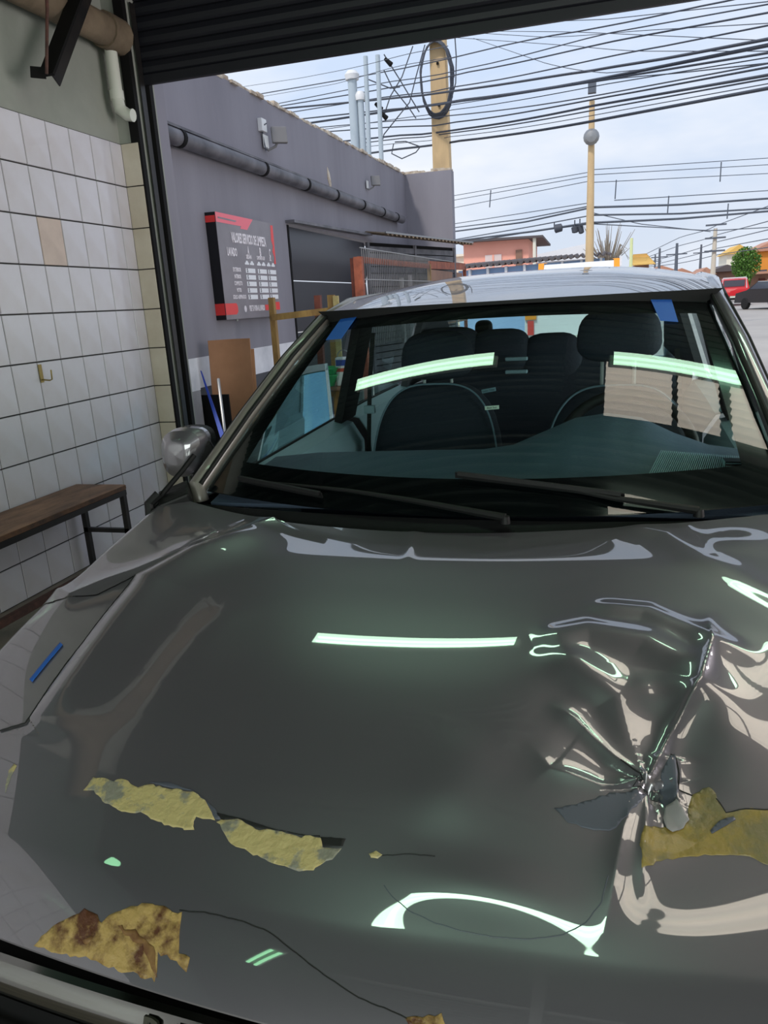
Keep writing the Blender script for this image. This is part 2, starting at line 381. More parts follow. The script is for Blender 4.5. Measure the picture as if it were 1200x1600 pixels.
# roller shutter
sh = thing('roller_shutter', 'dark blue roller shutter rolled halfway up over the garage opening', 'shutter', (0, 4.6, 2.77))
def slat(z):
    m = MB(); prof = [(0, 0), (.012, .012), (.016, .04), (.010, .068), (0, .078), (-.004, .07), (-.004, .008)]
    a = [(-2.72, -p[0], p[1]+z) for p in prof]; m.prism(a, (6.2, 0, 0)); return m
MB().box((-2.72, .008, .02), (3.48, .02, .64)).obj('curtain', 'shutter_paint', sh)
for k in range(7): slat(.055+k*.08).obj('slat', 'shutter_paint', sh)
MB().box((-2.72, -.02, 0), (3.48, .015, .055)).obj('bottom_rail', 'shutter_paint', sh, bevel=.004)
MB().tube([(-2.70, -.16, .62), (3.48, -.16, .62)], .19, 24).obj('shutter_roll', 'shutter_paint', sh, smooth=True)
# guide rail (jamb)
gr = thing('shutter_guide_rail', 'tall black steel shutter guide rail beside the tiled wall', 'rail', (-2.705, 4.56, 0))
MB().box((-.05, -.10, 0), (.012, -.06, 3.3)).obj('web', 'steel_dark', gr); MB().box((-.05, -.06, 0), (-.035, .1, 3.3)).obj('flange', 'steel_dark', gr)
MB().box((.018, -.03, 0), (.024, .02, 3.2)).obj('lip', 'steel_black', gr); MB().box((-.03, .05, 0), (.036, .09, 3.3)).obj('web', 'steel_dark', gr)
# beam, pipes, bracket
bm_ = thing('pipe_beam', 'rough brown beam running along the top of the left wall', 'beam', (WX+.09, 0, 3.0))
MB().tube([(0, 1.0, -.07), (0, 3.4, -.015), (0, 4.44, .0)], .085, 14).obj('beam_body', 'beam_concrete', bm_, smooth=True)
MB().tube([(0, 4.30, -.0), (0, 4.46, .0)], .098, 14).obj('collar', 'beam_concrete', bm_, smooth=True)
p0 = at(172, 88, 1, 4.34); p1 = at(182, 165, 1, 4.36)
dp = thing('downpipe', 'white plastic downpipe with an elbow in the tiled corner', 'pipe', (p1.x, 4.38, 2.5))
MB().tube([(0, 0, .48), (0, 0, .16), (.01, 0, .10), (.05, .01, .065), (.085, .01, .06)], .036, 14).obj('pipe', 'pvc', dp, smooth=True)
MB().tube([(0, 0, .2), (0, 0, .15)], .041, 14).obj('socket', 'pvc', dp, smooth=True)
q0 = at(72, 118, 0, -2.62); q1 = at(128, -30, 0, -2.62)
br = thing('steel_bracket', 'dark slanting steel channel hanging at the top left corner', 'bracket', tuple(q0))
dv = q1-q0
MB().bar((0, 0, 0), tuple(dv), .014, .09, up=(0, 1, .5)).obj('web', 'steel_dark', br)
MB().bar((.03, .03, -.02), tuple(dv+Vector((.03, .03, -.02))), .06, .008, up=(0, 1, .5)).obj('flange', 'steel_black', br)
MB().bar((-.07, -.02, .02), (.0, .0, .01), .01, .05).obj('wall_plate', 'steel_dark', br)
MB().tube([(.02, -.02, .0), (.03, 0, .12), (.03, .05, .3), (.02, .1, .5)], .008, 8).obj('cable_tail', 'rust_brown', br)
# hook
hk = thing('coat_hook', 'small brass hook screwed to the white tiles', 'hook', tuple(Vector((WX+.006, 3.39, 1.13))))
MB().box((0, -.012, -.045), (.004, .012, .05)).obj('plate', 'brass', hk)
MB().tube([(.004, 0, -.03), (.05, 0, -.035), (.065, 0, -.03), (.068, 0, .02)], .004, 8).obj('arm', 'brass', hk, smooth=True)
# bench
bx0, bx1, by0, by1, bz = WX+.02, -2.49, 1.5, 3.50, .50
be = thing('workbench', 'worn plywood bench with black angle iron legs by the tiled wall', 'bench', ((bx0+bx1)/2, (by0+by1)/2, 0))
cxb, cyb = (bx0+bx1)/2, (by0+by1)/2
def bb(x0, y0, z0, x1, y1, z1): return MB().box((x0-cxb, y0-cyb, z0), (x1-cxb, y1-cyb, z1))
bb(bx0, by0, bz-.028, bx1, by1, bz).obj('bench_top', 'wood_top', be, bevel=.003)
bb(bx1-.002, by0, bz-.024, bx1+.002, by1, bz-.004).obj('veneer_edge', 'wood_edge', be)
for y in (by1-.03, 1.7):
    for x in (bx0+.02, bx1-.03): lg = bb(x, y, 0, x+.028, y+.028, bz-.028); lg.obj('leg', 'steel_black', be)
    bb(bx0+.02, y, .225, bx1, y+.022, .25).obj('crossbar', 'steel_black', be)
bb(bx1-.028, by0, bz-.058, bx1, by1, bz-.028).obj('apron', 'steel_black', be)
bb(bx1-.028, by0, .10, bx1, by1, .135).obj('stretcher', 'rust_brown', be)

# ================================================================= BUILDING NEXT DOOR
W = -3.3
nb = struct(bpy.data.objects.new('neighbour_wall', None), 'dark grey rendered wall of the building next door'); COL.objects.link(nb)
wall_poly = [(W, 5.75, 0), (W, 8.3, 0), (W, 8.3, 2.3), (W, 11.4, 2.38), (W, 11.4, 0), (W, 14.2, 0), (W, 14.2, 3.62), (W, 5.75, 3.44)]
MB().box((W-.3, 5.5, 1.03), (W, 8.3, 3.44)).box((W-.3, 8.3, 2.32), (W, 14.2, 3.44)).obj('render', 'ext_wall', nb)
MB().prism([(W-.3, 5.7, 3.44), (W-.3, 14.2, 3.44), (W-.3, 14.2, 3.62)], (.3, 0, 0)).obj('render', 'ext_wall', nb)
MB().box((W-.3, 4.75, 1.05), (W+.19, 5.57, 3.42)).obj('pilaster', 'ext_wall', nb)
MB().box((W-.3, 4.75, .79), (W+.192, 5.572, 1.05)).obj('white_band', 'white_paint', nb)
MB().box((W-.3, 4.75, 0), (W+.19, 5.57, .79)).obj('plinth', 'grey_paint', nb)
MB().box((W-.3, 5.5, .77), (W+.002, 8.3, 1.03)).obj('white_band', 'white_paint', nb)
MB().box((W-.3, 5.5, 0), (W, 8.3, .77)).obj('plinth', 'ext_wall_low', nb)
cp = MB()
for k in range(64):
    y = 4.8+k*.147; h = 3.44 if y < 5.7 else 3.44+(y-5.7)/8.5*.18
    cp.box((W-.28+random.uniform(-.01, .01), y, h-.01), (W+random.uniform(-.01, .03), y+.15, h+random.uniform(.01, .045)))
stuff(cp.obj('coping', 'coping', nb))
# projecting end wall
ew = struct(MB().box((W, 14.2, 0), (-2.45, 14.45, 3.62)).obj('wall_end', 'ext_wall'), 'grey end wall standing out from the building next door')
c2_ = MB()
for k in range(7): c2_.box((W+k*.12, 14.2, 3.62), (W+k*.12+.12, 14.45, 3.62+random.uniform(.01, .06)))
stuff(c2_.obj('coping', 'coping', ew))
sc_ = at(514, 282, 0, W+.003); MB().prism([(W, sc_.y+dy, sc_.z+dz) for dy, dz in ((-.03, .16), (.04, .10), (.09, -.02), (.08, -.18), (.03, -.10), (-.05, .02))], (.004, 0, 0)).obj('bare_render_scar', 'coping', nb)
# gutter
gt = thing('gutter_pipe', 'dark grey gutter pipe sloping along the dark wall', 'gutter', (W+.09, 5.75, 2.74))
Lg = 7.7
MB().tube([(0, -.15, .015), (0, Lg, .045)], .066, 18).obj('pipe', 'gutter', gt, smooth=True)
MB().box((-.09, -.1, .075), (.045, Lg, .095)).obj('rim', 'gutter', gt)
for y in (.12, 1.75, 2.95, 4.0, 5.2, 6.3, 7.2): MB().tube([(0, y, .017+.0039*y), (0, y+.05, .017+.0039*y)], .073, 18).obj('clip', 'steel_dark', gt, smooth=True)
# floodlights
def flood(loc, label, s=1):
    t = thing('floodlight', label, 'floodlight', loc, 0, None)
    MB().tube([(0, 0, -.02*s), (.04*s, .0, -.06*s), (.10*s, .03*s, -.03*s), (.13*s, .04*s, .02*s)], .012*s, 8).obj('bracket', 'lamp_body', t, smooth=True)
    R = Matrix.Rotation(-.98, 4, 'Z') @ Matrix.Rotation(-.18, 4, 'Y')
    m = MB().box((-.02*s, -.07*s, -.06*s), (.02*s, .07*s, .08*s)); o = m.obj('housing', 'lamp_body', t, bevel=.008*s); o.matrix_local = Matrix.Translation((.14*s, .04*s, .05*s)) @ R
    m = MB().box((.02*s, -.055*s, -.045*s), (.026*s, .055*s, .065*s)); o2 = m.obj('lens', 'lamp_face', t); o2.matrix_local = o.matrix_local
    return t
flood(tuple(at(412, 224, 0, W+.0)), 'nearer white floodlight on the dark wall beside a junction box', 1.15)
flood(tuple(at(572, 290, 0, W+.0)), 'farther small floodlight on the dark wall near the end wall', 1.0)
jb = at(409, 196, 0, W+.02)
j = thing('junction_box', 'small white junction box above the nearer floodlight', 'junction box', tuple(jb))
MB().box((-.02, -.06, -.06), (.03, .06, .06)).obj('lid', 'jug', j, bevel=.005)
MB().tube([(0, 0, -.06), (.01, .0, -.16), (.03, -.02, -.24)], .006, 6).obj('lead', 'cable', j)
MB().tube([(.03, -.01, .0), (.04, .03, .02)], .006, 6).obj('gland', 'cable', j)
# price board
sy0, sy1, sz0, sz1 = 6.36, 7.62, 1.33, 2.25
sb = thing('price_board', 'grey and red price board with white cells on dark wall', 'sign', (W, (sy0+sy1)/2, (sz0+sz1)/2))
hy, hz = (sy1-sy0)/2, (sz1-sz0)/2; D = .10
MB().box((.0, -hy, -hz), (D, hy, hz)).obj('box', 'sign_side', sb)
MB().box((D, -hy, -hz), (D+.003, hy, hz)).obj('face_panel', 'sign_grey', sb)
def spoly(name, m, pts, dx=.0045, parent=None):      # pts in 0..1 (u right, v down)
    a = [(D+.002, -hy+2*hy*u, hz-2*hz*v) for u, v in pts]; return MB().prism(a, (dx-.002, 0, 0)).obj(name, m, parent or sb)
spoly('red_stripe', 'sign_pink', [(0, 0), (.62, .0), (.5, .115), (.38, .115), (.40, .09), (0, .09)])
spoly('grey_stripe', 'sign_grey', [(.03, .04), (.33, .045), (.30, .06), (.03, .055)], .006)
spoly('red_stripe', 'sign_red', [(.955, .02), (1, .02), (1, .43), (.965, .43), (.98, .36), (.95, .3), (.97, .24), (.945, .18)])
spoly('red_stripe', 'sign_red', [(0, .845), (.18, .845), (.2, .87), (.2, .93), (.17, .955), (0, .955)])
spoly('red_stripe', 'sign_red', [(.70, .87), (.86, .87), (.90, .845), (1, .845), (1, .93), (.70, .93)])
MB().box((D+.002-.1, -hy-.002, -hz+.045*2*hz), (D-.004, -hy, -hz+.155*2*hz)).obj('red_stripe', 'sign_red', sb)
MB().box((D+.002-.1, -hy-.002, hz-.09*2*hz), (D-.004, -hy, hz-.03*2*hz)).obj('red_stripe', 'sign_red', sb)
def stext(txt, u, v, h, width, m='sign_text', align='CENTER'):
    M4 = frame4((D+.005, -hy+2*hy*u, hz-2*hz*v), (0, 1, 0), (0, 0, 1))
    o = text_obj('lettering', txt, h, m, M4, sb, .0008, align, 1.0, h*.035)
    ys = [v_.co.y for v_ in o.data.vertices]; c = (min(ys)+max(ys))/2; s_ = width/(max(ys)-min(ys))
    for v_ in o.data.vertices: v_.co.y = c+(v_.co.y-c)*s_
    return o
stext('VALORES SERVICIO DE LIMPIEZA', .52, .215, .12, .78)
stext('LAVADO', .20, .355, .10, .20); stext('A', .48, .325, .11, .035); stext('B', .70, .325, .11, .035); stext('C', .89, .325, .11, .035)
stext('SEDAN', .48, .385, .05, .12); stext('CAMIONETA SUV', .70, .385, .05, .2); stext('XL', .89, .385, .05, .05)
for u in (.48, .70, .89):
    for du in (-.045, .045):
        cu_ = u+du
        spoly('car_pictogram', 'sign_white', [(cu_-.035, .462), (cu_-.035, .445), (cu_-.02, .44), (cu_-.01, .423), (cu_+.015, .423), (cu_+.025, .44), (cu_+.036, .445), (cu_+.036, .462)])
for r_, nm in enumerate(('EXTERIOR', 'INTERIOR', 'COMPLETO', 'MOTOR', 'SOLO ASPIRADO')):
    v = .52+r_*.0665
    stext(nm, .25, v, .05, (.17, .14, .17, .1, .28)[r_])
    for u in (.49, .71, .91):
        spoly('price_cell', 'sign_white', [(u-.085, v-.022), (u+.085 if u < .9 else .985, v-.022), (u+.085 if u < .9 else .985, v+.024), (u-.085, v+.024)])
        M4 = frame4((D+.0055, -hy+2*hy*(u-.07), hz-2*hz*v), (0, 1, 0), (0, 0, 1)); text_obj('lettering', '$', .05, 'sign_ink', M4, sb, .0006)
stext('PIDE TU HORA AL LAVADO', .54, .905, .075, .36, 'sign_text')
spoly('round_mark', 'sign_text', [(.33+.022*math.cos(a*PI/4), .905+.035*math.sin(a*PI/4)) for a in range(8)])
for y in (-.35, .42): MB().tube([(.07, y, -hz-.02), (.07, y, -hz)], .012, 8).obj('fixing_bolt', 'wire', sb)
# sheet metal door
md = thing('sheet_metal_door', 'dark sheet metal door leaf below a thin lintel on the neighbour wall', 'door', (W, 8.3, 0))
for k, (z0, z1) in enumerate(((0, .55), (.56, 1.12), (1.13, 1.70), (1.71, 2.29))):
    MB().grid(lambda u, v: (-.02+.03*math.sin(PI*v)*(1 if k % 2 else .5)+.004*math.sin(9*u+k), 3.05*u+.02, z0+(z1-z0)*v+.0*u), [i/14 for i in range(15)], [i/6 for i in range(7)], thick=.012).obj('sheet', 'door_dark', md, smooth=True)
MB().bar((.05, -.06, 2.33), (.05, 3.1, 2.40), .12, .03).obj('lintel', 'gutter', md)
MB().box((-.05, -.03, 0), (.01, 0.01, 2.3)).obj('frame', 'steel_dark', md)
# slatted gate on the splay, with corrugated awning
A_ = Vector((W+.02, 11.42, 0)); B_ = Vector((-2.44, 14.15, 0)); du = (B_-A_); Lgt = du.length; ang = math.atan2(du.y, du.x)
sg = thing('slatted_gate', 'grey slatted gate under the little corrugated awning', 'gate', tuple(A_), ang)
for k in range(22): MB().box((0, -.01, .06+k*.1), (Lgt, .012, .06+k*.1+.085)).obj('slat', 'gutter', sg)
MB().box((0, .014, 0), (Lgt, .03, 2.3)).obj('backing', 'steel_dark', sg)
for x in (0, Lgt*.5, Lgt): MB().box((x-.03, -.02, 0), (x+.03, .02, 2.3)).obj('post', 'gutter', sg)
aw = thing('corrugated_awning', 'thin weathered corrugated awning over the slatted gate', 'awning', tuple(A_+Vector((0, 0, 2.36))), ang)
MB().grid(lambda u, v: (Lgt*1.05*u-.05, -.35+.35*v, .03+.02*math.sin(2*PI*u*24)-.05*u+.05*v), [i/144 for i in range(145)], [0, 1], thick=.004).obj('sheet', 'beam_concrete', aw, smooth=60)
MB().bar((-.05, -.36, .045), (Lgt*1.02, -.36, -.0), .025).obj('edge_tube', 'wire', aw)
# wire mesh rack
rk = thing('mesh_rack', 'long wire mesh crate panel with rusty orange end post', 'rack', (-2.62, 8.7, 0), math.radians(-1.5))
def rbar(p, q, w_, m, n='rail', h=None): return MB().bar(p, q, w_, h).obj(n, m, rk)
rbar((0, 0, 0), (0, 0, 1.93), .075, 'post_orange', 'post', .1); rbar((-.07, .02, 0), (-.07, .02, 1.92), .06, 'timber_red', 'post')
rbar((0, 0, 1.90), (0, 3.6, 1.93), .03, 'post_orange', 'rail', .07); rbar((0, 3.6, 0), (0, 3.6, 1.96), .05, 'timber', 'post')
rbar((0, 3.6, 1.95), (.05, 6.4, 2.0), .04, 'post_orange', 'rail', .12); rbar((.05, 6.4, 0), (.05, 6.4, 2.0), .06, 'post_orange', 'post')
for k in range(44): rbar((.02, .08+k*.08, .9), (.02, .08+k*.08, 2.04), .008, 'wire', 'wire')
for z in (1.45, 1.68, 2.03): rbar((.025, 0, z), (.025, 6.3, z+.03), .012, 'wire', 'wire')
rbar((0, 3.62, 1.0), (.05, 6.38, 1.0), .03, 'brown_wall', 'board'); MB().box((-.01, 3.65, 1.1), (.02, 6.3, 1.88)).obj('board', 'brown_wall', rk)
rbar((-.2, 2.6, .8), (-.2, 2.6, 1.75), .12, 'wire', 'stored_strip', .04); rbar((-.2, 3.1, .8), (-.2, 3.1, 1.8), .1, 'grey_paint', 'stored_strip', .04)
# timber frame
tf = thing('timber_frame', 'yellowish timber stand of posts and one crossbar by the dark door', 'timber stand', (-2.8, 6.5, 0))
def tb(a, b, w_, m='timber', n='post', h=None): return MB().bar(a, b, w_, h).obj(n, m, tf)
tb((-.01, 0, 0), (0, 0, 1.50), .05, h=.05); tb((.55, 0, 0), (.57, 0, 1.49), .045, 'timber', 'post', .06); tb((.60, -.02, 0), (.62, -.02, 1.48), .02, 'timber_pale', 'batten', .05)
tb((0, -.03, 1.325), (.62, -.03, 1.36), .03, 'timber', 'crossbar', .055); tb((.02, -.03, .62), (.6, -.03, .62), .03, 'timber', 'crossbar', .05)
tb((.28, .35, 0), (.30, .4, 1.5), .05, 'timber_red', 'post', .06)
# things stored by the door
bc = at(372, 535, 1, 5.9); bw = .17
cbx = thing('cardboard_sheet', 'bent brown cardboard sheet leaning against the white band', 'cardboard', (-2.98, 5.85, 0), math.radians(14))
MB().grid(lambda u, v: (-.17+.36*u, .06*math.sin(PI*u)+.10*v-.0, .45+.72*v-.03*u*0), [i/12 for i in range(13)], [i/4 for i in range(5)], thick=.006).obj('sheet', 'cardboard', cbx, smooth=True)
MB().grid(lambda u, v: (.185+.03*u, .02+.10*v, .5+.58*v), [0, 1], [0, 1], thick=.006).obj('flap', 'cardboard', cbx)
MB().box((-.2, -.05, 0), (.3, .22, .45)).obj('support_crate', 'ext_wall_low', cbx)
a0 = at(314, 580, 1, 5.5); a1 = at(350, 700, 1, 5.2); a1 = a0+(a1-a0)*((a0.z-.005)/(a0.z-a1.z))
MB().grid(lambda u, v: tuple(a0.lerp(a1, v) + Vector((.0+.07*u*(v*.9+.1), .0, 0))), [0, 1], [0, .3, .7, 1], thick=.012).obj('blue_board', 'blue_plastic')
tag(bpy.data.objects['blue_board'], 'narrow blue plastic strip leaning between the rail and the cardboard', 'strip')
a0 = at(341, 592, 1, 5.4); a1 = at(352, 680, 1, 5.15); a1 = a0+(a1-a0)*((a0.z-.005)/(a0.z-a1.z))
tag(MB().tube([a0, a1], .012, 8).obj('metal_rod', 'wire'), 'thin grey metal rod leaning beside the cardboard', 'rod')
dk = thing('leaning_sheet', 'black sheet leaning on the wall behind the blue strip', 'sheet', (-3.05, 5.62, 0))
MB().box((-.12, 0, .0), (.16, .02, .74)).obj('sheet', 'steel_dark', dk); MB().box((-.12, -.02, .0), (-.09, 0, .74)).obj('edge_strip', 'ext_wall_low', dk)
# salvaged windshield leaning outside
lw = thing('loose_windshield', 'removed car windshield leaning outside, seen through the passenger side glass', 'windshield', (-2.15, 5.15, 0))
Q = [at(396, 752, 1, 4.92), at(530, 735, 1, 4.92), at(512, 568, 1, 5.82), at(428, 606, 1, 5.82)]; Q = [q-Vector((-2.15, 5.15, 0)) for q in Q]
def lwf(u, v):
    a = Q[0].lerp(Q[1], u); b = Q[3].lerp(Q[2], u); p = a.lerp(b, v); p += Vector((0, -.10*math.sin(PI*u), .05*math.sin(PI*u)*v)); return p
MB().grid(lwf, [i/16 for i in range(17)], [i/8 for i in range(9)], thick=.005).obj('pane', mat('pane_reflective', lin(150, 192, 198), .05, metal=.75), lw, smooth=True)
for rng_ in (([i/16 for i in range(17)], [.93, 1.0]), ([.0, .03], [i/8 for i in range(9)]), ([.96, 1.0], [i/8 for i in range(9)])):
    MB().grid(lambda u, v: lwf(u, v)+Vector((0, -.006, .003)), rng_[0], rng_[1]).obj('black_border', 'grey_paint' if rng_[1][0] == .93 else 'white_paint', lw)
MB().box((-.36, -.30, 0), (.42, -.12, min(Q[0].z, Q[1].z)+.02)).obj('prop_block', 'cardboard', lw)
MB().bar(tuple((Q[2]+Q[3])/2), ((Q[2].x+Q[3].x)/2, Q[2].y+.15, 0), .03).obj('prop_stick', 'timber', lw)
# stool, basins and jug behind it
st = thing('low_table', 'low grey table under the green basins', 'table', (-2.2, 6.3, 0))
MB().box((-.45, -.25, .70), (.35, .3, .73)).obj('table_top', 'brown_wall', st)
for x in (-.42, .32):
    for y in (-.22, .27): MB().box((x-.02, y-.02, 0), (x+.02, y+.02, .70)).obj('leg', 'steel_black', st)
for k, (z, r_) in enumerate(((.732, .16), (.79, .17))):
    g_ = thing('basin', ('lower', 'upper')[k]+' green plastic basin of the nested pair on the low table', 'basin', (-2.24, 6.1, z))
    MB().lathe([(r_*.7, 0), (r_*.72, .003), (r_, .09), (r_*1.05, .095), (r_*1.05, .10), (r_*.97, .10), (r_*.69, .008), (.001, .008)], 24).obj('bowl', 'green_plastic', g_, smooth=True)
jg = thing('jug', 'white plastic jug with blue and red label and wire handle', 'jug', (-2.03, 6.12, .732))
MB().box((-.065, -.045, 0), (.065, .045, .24)).obj('body', 'jug', jg, bevel=.012)
MB().box((-.055, -.048, .17), (.055, -.044, .22)).obj('label_band', 'label_blue', jg); MB().box((-.055, -.048, .12), (.055, -.044, .15)).obj('label_band', 'label_red', jg)
MB().tube([(-.055, 0, .24)]+[(-.055*math.cos(a), 0, .24+.06*math.sin(a)) for a in (.5, 1, 1.57, 2.1, 2.6)]+[(.055, 0, .24)], .005, 6).obj('handle', 'wire', jg)
bx = thing('cardboard_box', 'small brown box beside the green basins', 'box', (-2.45, 6.1, .732)); MB().box((-.08, -.08, 0), (.08, .08, .09)).obj('box_body', 'cardboard', bx, bevel=.003)

# ================================================================= STREET
def pole(px, ytop, Y, r0, r1, m, label, ybot=0, name='utility_pole', cap=None):
    top = at(px, ytop, 1, Y); t = thing(name, label, 'pole', (top.x, Y, 0))
    MB().tube([(0, 0, 0), (0, 0, top.z)], [r0, r1], 10).obj('shaft', m, t, smooth=True); return t, top
# near square concrete pole
tp = at(683, 68, 1, 15.4); pn = thing('concrete_pole', 'near pale yellow concrete utility pole rising behind the dark end wall', 'pole', (tp.x+.02, 15.4, 0))
MB().prism([(-.22, -.14, 0), (.22, -.14, 0), (.22, .14, 0), (-.22, .14, 0)], (0, 0, .01)).obj('base_plate', 'pole_concrete', pn)
m = MB(); m.add([(-.20,-.14,0),(.20,-.14,0),(.20,.14,0),(-.20,.14,0),(-.13,-.10,8.2),(.13,-.10,8.2),(.13,.10,8.2),(-.13,.10,8.2)], [(0,3,2,1),(4,5,6,7),(0,1,5,4),(1,2,6,5),(2,3,7,6),(3,0,4,7)])
m.obj('shaft', 'pole_concrete', pn, bevel=.02)
for z in (3.7, 4.9, 5.6): MB().box((-.02, -.15, z), (.02, -.12, z+.04)).obj('bolt_hole', 'steel_dark', pn)
# coil of spare cable strapped on the pole
co = thing('cable_coil', 'hanging coil of spare black cable strapped to the near pole', 'cable coil', (tp.x, 15.2, 5.35))
for k in range(7):
    rr = .28+.006*k; hh = .60+.01*k
    MB().tube([(rr*math.cos(a*PI/12)+random.uniform(-.012, .012), -.05+.02*k, hh*math.sin(a*PI/12)) for a in range(25)], .013, 6).obj('turn', 'cable', co, smooth=True)
pole(925, 158, 26, .165, .087, 'pole_concrete', 'tall tapering pale concrete pole behind the white van')
pt = at(924, 214, 1, 25.8); sp_ = thing('street_lamp_head', 'round lamp fitting high on the tall tapering pole', 'lamp', tuple(pt))
MB().lathe([(.001, -.13), (.16, -.1), (.24, 0), (.16, .1), (.001, .13)], 14, axis='Y').obj('disc', 'wire', sp_, smooth=True); MB().box((-.12, -.1, 1.2), (.12, .1, 1.55)).obj('pole_cap', 'cable_far', sp_)
pole(1118, 357, 62, .22, .13, 'pole_far', 'grey pole with crossarm in front of the brown houses')
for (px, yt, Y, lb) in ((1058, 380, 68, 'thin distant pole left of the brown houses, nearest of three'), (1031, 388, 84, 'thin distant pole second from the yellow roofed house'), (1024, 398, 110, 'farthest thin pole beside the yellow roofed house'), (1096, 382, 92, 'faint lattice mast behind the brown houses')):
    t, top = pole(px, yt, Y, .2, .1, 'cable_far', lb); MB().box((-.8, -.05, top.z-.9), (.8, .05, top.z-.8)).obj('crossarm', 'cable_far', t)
t = bpy.data.objects['utility_pole.001'];
for z in (6.9, 6.0, 5.1): MB().box((-.7, -.25, z-1.4), (.7, -.15, z-1.28)).obj('crossarm', 'cable_far', t)
t, top = pole(987, 372, 22, .05, .04, mat('pole_yellow', lin(222, 228, 170), .6), 'slim pale yellow post beside the white van', name='post')
# thin vent pipes over the neighbour roof
for (x0, yt, yb, r_, lb) in ((550, 120, 236, .07, 'thick pale vent pipe with round cap, leftmost of four'), (563, 152, 245, .05, 'short pale vent pipe with round cap, second of four'), (571, 88, 250, .035, 'thin tall pale rod, third from left above dark wall'), (590, 86, 252, .035, 'thin tall pale rod, rightmost of four above dark wall')):
    b0 = at(x0+6, yb+15, 1, 14.1); b1 = at(x0, yt, 1, 14.1)
    t = thing('vent_pipe', lb, 'pipe', (b0.x, 14.1, b0.z)); MB().tube([(0, 0, -.4), tuple(b1-b0)], r_*1.15, 10).obj('pipe', 'vent_pipe', t, smooth=True)
    if r_ > .04:
        d_ = b1-b0; MB().lathe([(r_*1.7, -.05), (r_*1.9, .03), (r_*1.2, .09), (.001, .10)], 12, c=tuple(d_)).obj('cap', 'jug', t, smooth=True)
# overhead cables ---------------------------------------------------------
def cable(pts, Y0, Y1, r, label, group, m='cable', ax=1):
    n = 22; P = [Vector((p[0], p[1], 0)) for p in pts]; xs = [p.x for p in P]; out = []
    for i in range(n+1):
        x = xs[0]+(xs[-1]-xs[0])*i/n
        k = max(j for j in range(len(P)) if xs[j] <= x+1e-6); k = min(k, len(P)-2)
        # Catmull interpolation of the surveyed line
        p0, p1, p2, p3 = P[max(k-1, 0)].y, P[k].y, P[k+1].y, P[min(k+2, len(P)-1)].y; f = (x-xs[k])/(xs[k+1]-xs[k])
        y = .5*((2*p1)+(-p0+p2)*f+(2*p0-5*p1+4*p2-p3)*f*f+(-p0+3*p1-3*p2+p3)*f**3) if 0 < k < len(P)-2 else p1+(p2-p1)*f
        out.append(at(x, y, 1, Y0+(Y1-Y0)*i/n))
    if pts[-1][0] > 1200:                     # the span runs on beyond the view
        d_ = (out[-1]-out[-4]).normalized(); d_.y *= .25; out += [out[-1]+d_*3, out[-1]+d_*7, out[-1]+d_*14]
    mid = out[n//2]; o = MB().tube(out, r, 5).obj('overhead_cable', m, None, smooth=True, org=mid); tag(o, label, 'cable', group); return o
near = [ # upper span, near the garage
 ([(400,148),(550,122),(676,97),(830,62),(950,40),(1146,0),(1250,-25)], .012),
 ([(424,164),(585,132),(712,110),(950,52),(1260,-4)], .010),
 ([(431,167),(600,139),(717,115),(971,62),(1260,9)], .013),
 ([(452,176),(600,152),(712,135),(1033,73),(1260,28)], .012),
 ([(440,170),(590,156),(708,142),(929,110),(1075,85),(1260,50)], .022),
 ([(480,193),(620,172),(708,158),(950,121),(1260,59)], .026),
 ([(470,186),(600,172),(704,160),(992,117),(1260,73)], .016),
 ([(490,200),(600,190),(700,181),(950,146),(1260,88)], .011),
 ([(508,206),(620,198),(700,192),(992,144),(1260,94)], .014),
 ([(525,222),(620,212),(700,204),(929,165),(1260,107)], .020),
 ([(530,228),(620,217),(700,208),(950,168),(1260,112)], .012),
 ([(560,242),(630,232),(700,222),(950,185),(1260,127)], .024),
 ([(540,233),(620,224),(700,214),(950,176),(1260,120)], .007),
 ([(500,203),(620,186),(704,172),(950,131),(1260,80)], .008),
 ([(350,140),(470,122),(560,104),(660,80),(700,72)], .005),
 ([(380,156),(520,132),(640,100),(700,90)], .005),
 ([(700,58),(900,72),(1000,80),(1260,80)], .006),
 ([(700,48),(900,50),(1260,66)], .006),
 ([(690,40),(950,30),(1260,-4)], .007),
 ([(720,50),(850,58),(1000,48),(1260,33)], .006),
 ([(740,60),(850,98),(950,114),(1010,108)], .006),
 ([(700,165),(930,128),(1080,112),(1260,92)], .009),
]
ORD = ['first', 'second', 'third', 'fourth', 'fifth', 'sixth', 'seventh', 'eighth', 'ninth', 'tenth', 'eleventh', 'twelfth', 'thirteenth', 'fourteenth', 'fifteenth', 'sixteenth', 'seventeenth', 'eighteenth', 'nineteenth', 'twentieth', 'twenty first', 'twenty second', 'last']
near.sort(key=lambda q: float(np.interp(710, [a[0] for a in q[0]], [a[1] for a in q[0]])))
for k, (p, r_) in enumerate(near):
    cable(p, 17, 9, r_*.85, ('thick dark' if r_ > .018 else 'thin dark' if r_ > .0065 else 'hair thin')+' overhead cable, '+ORD[k]+' from the top just right of the near pole', 'overhead cables crossing the upper sky')
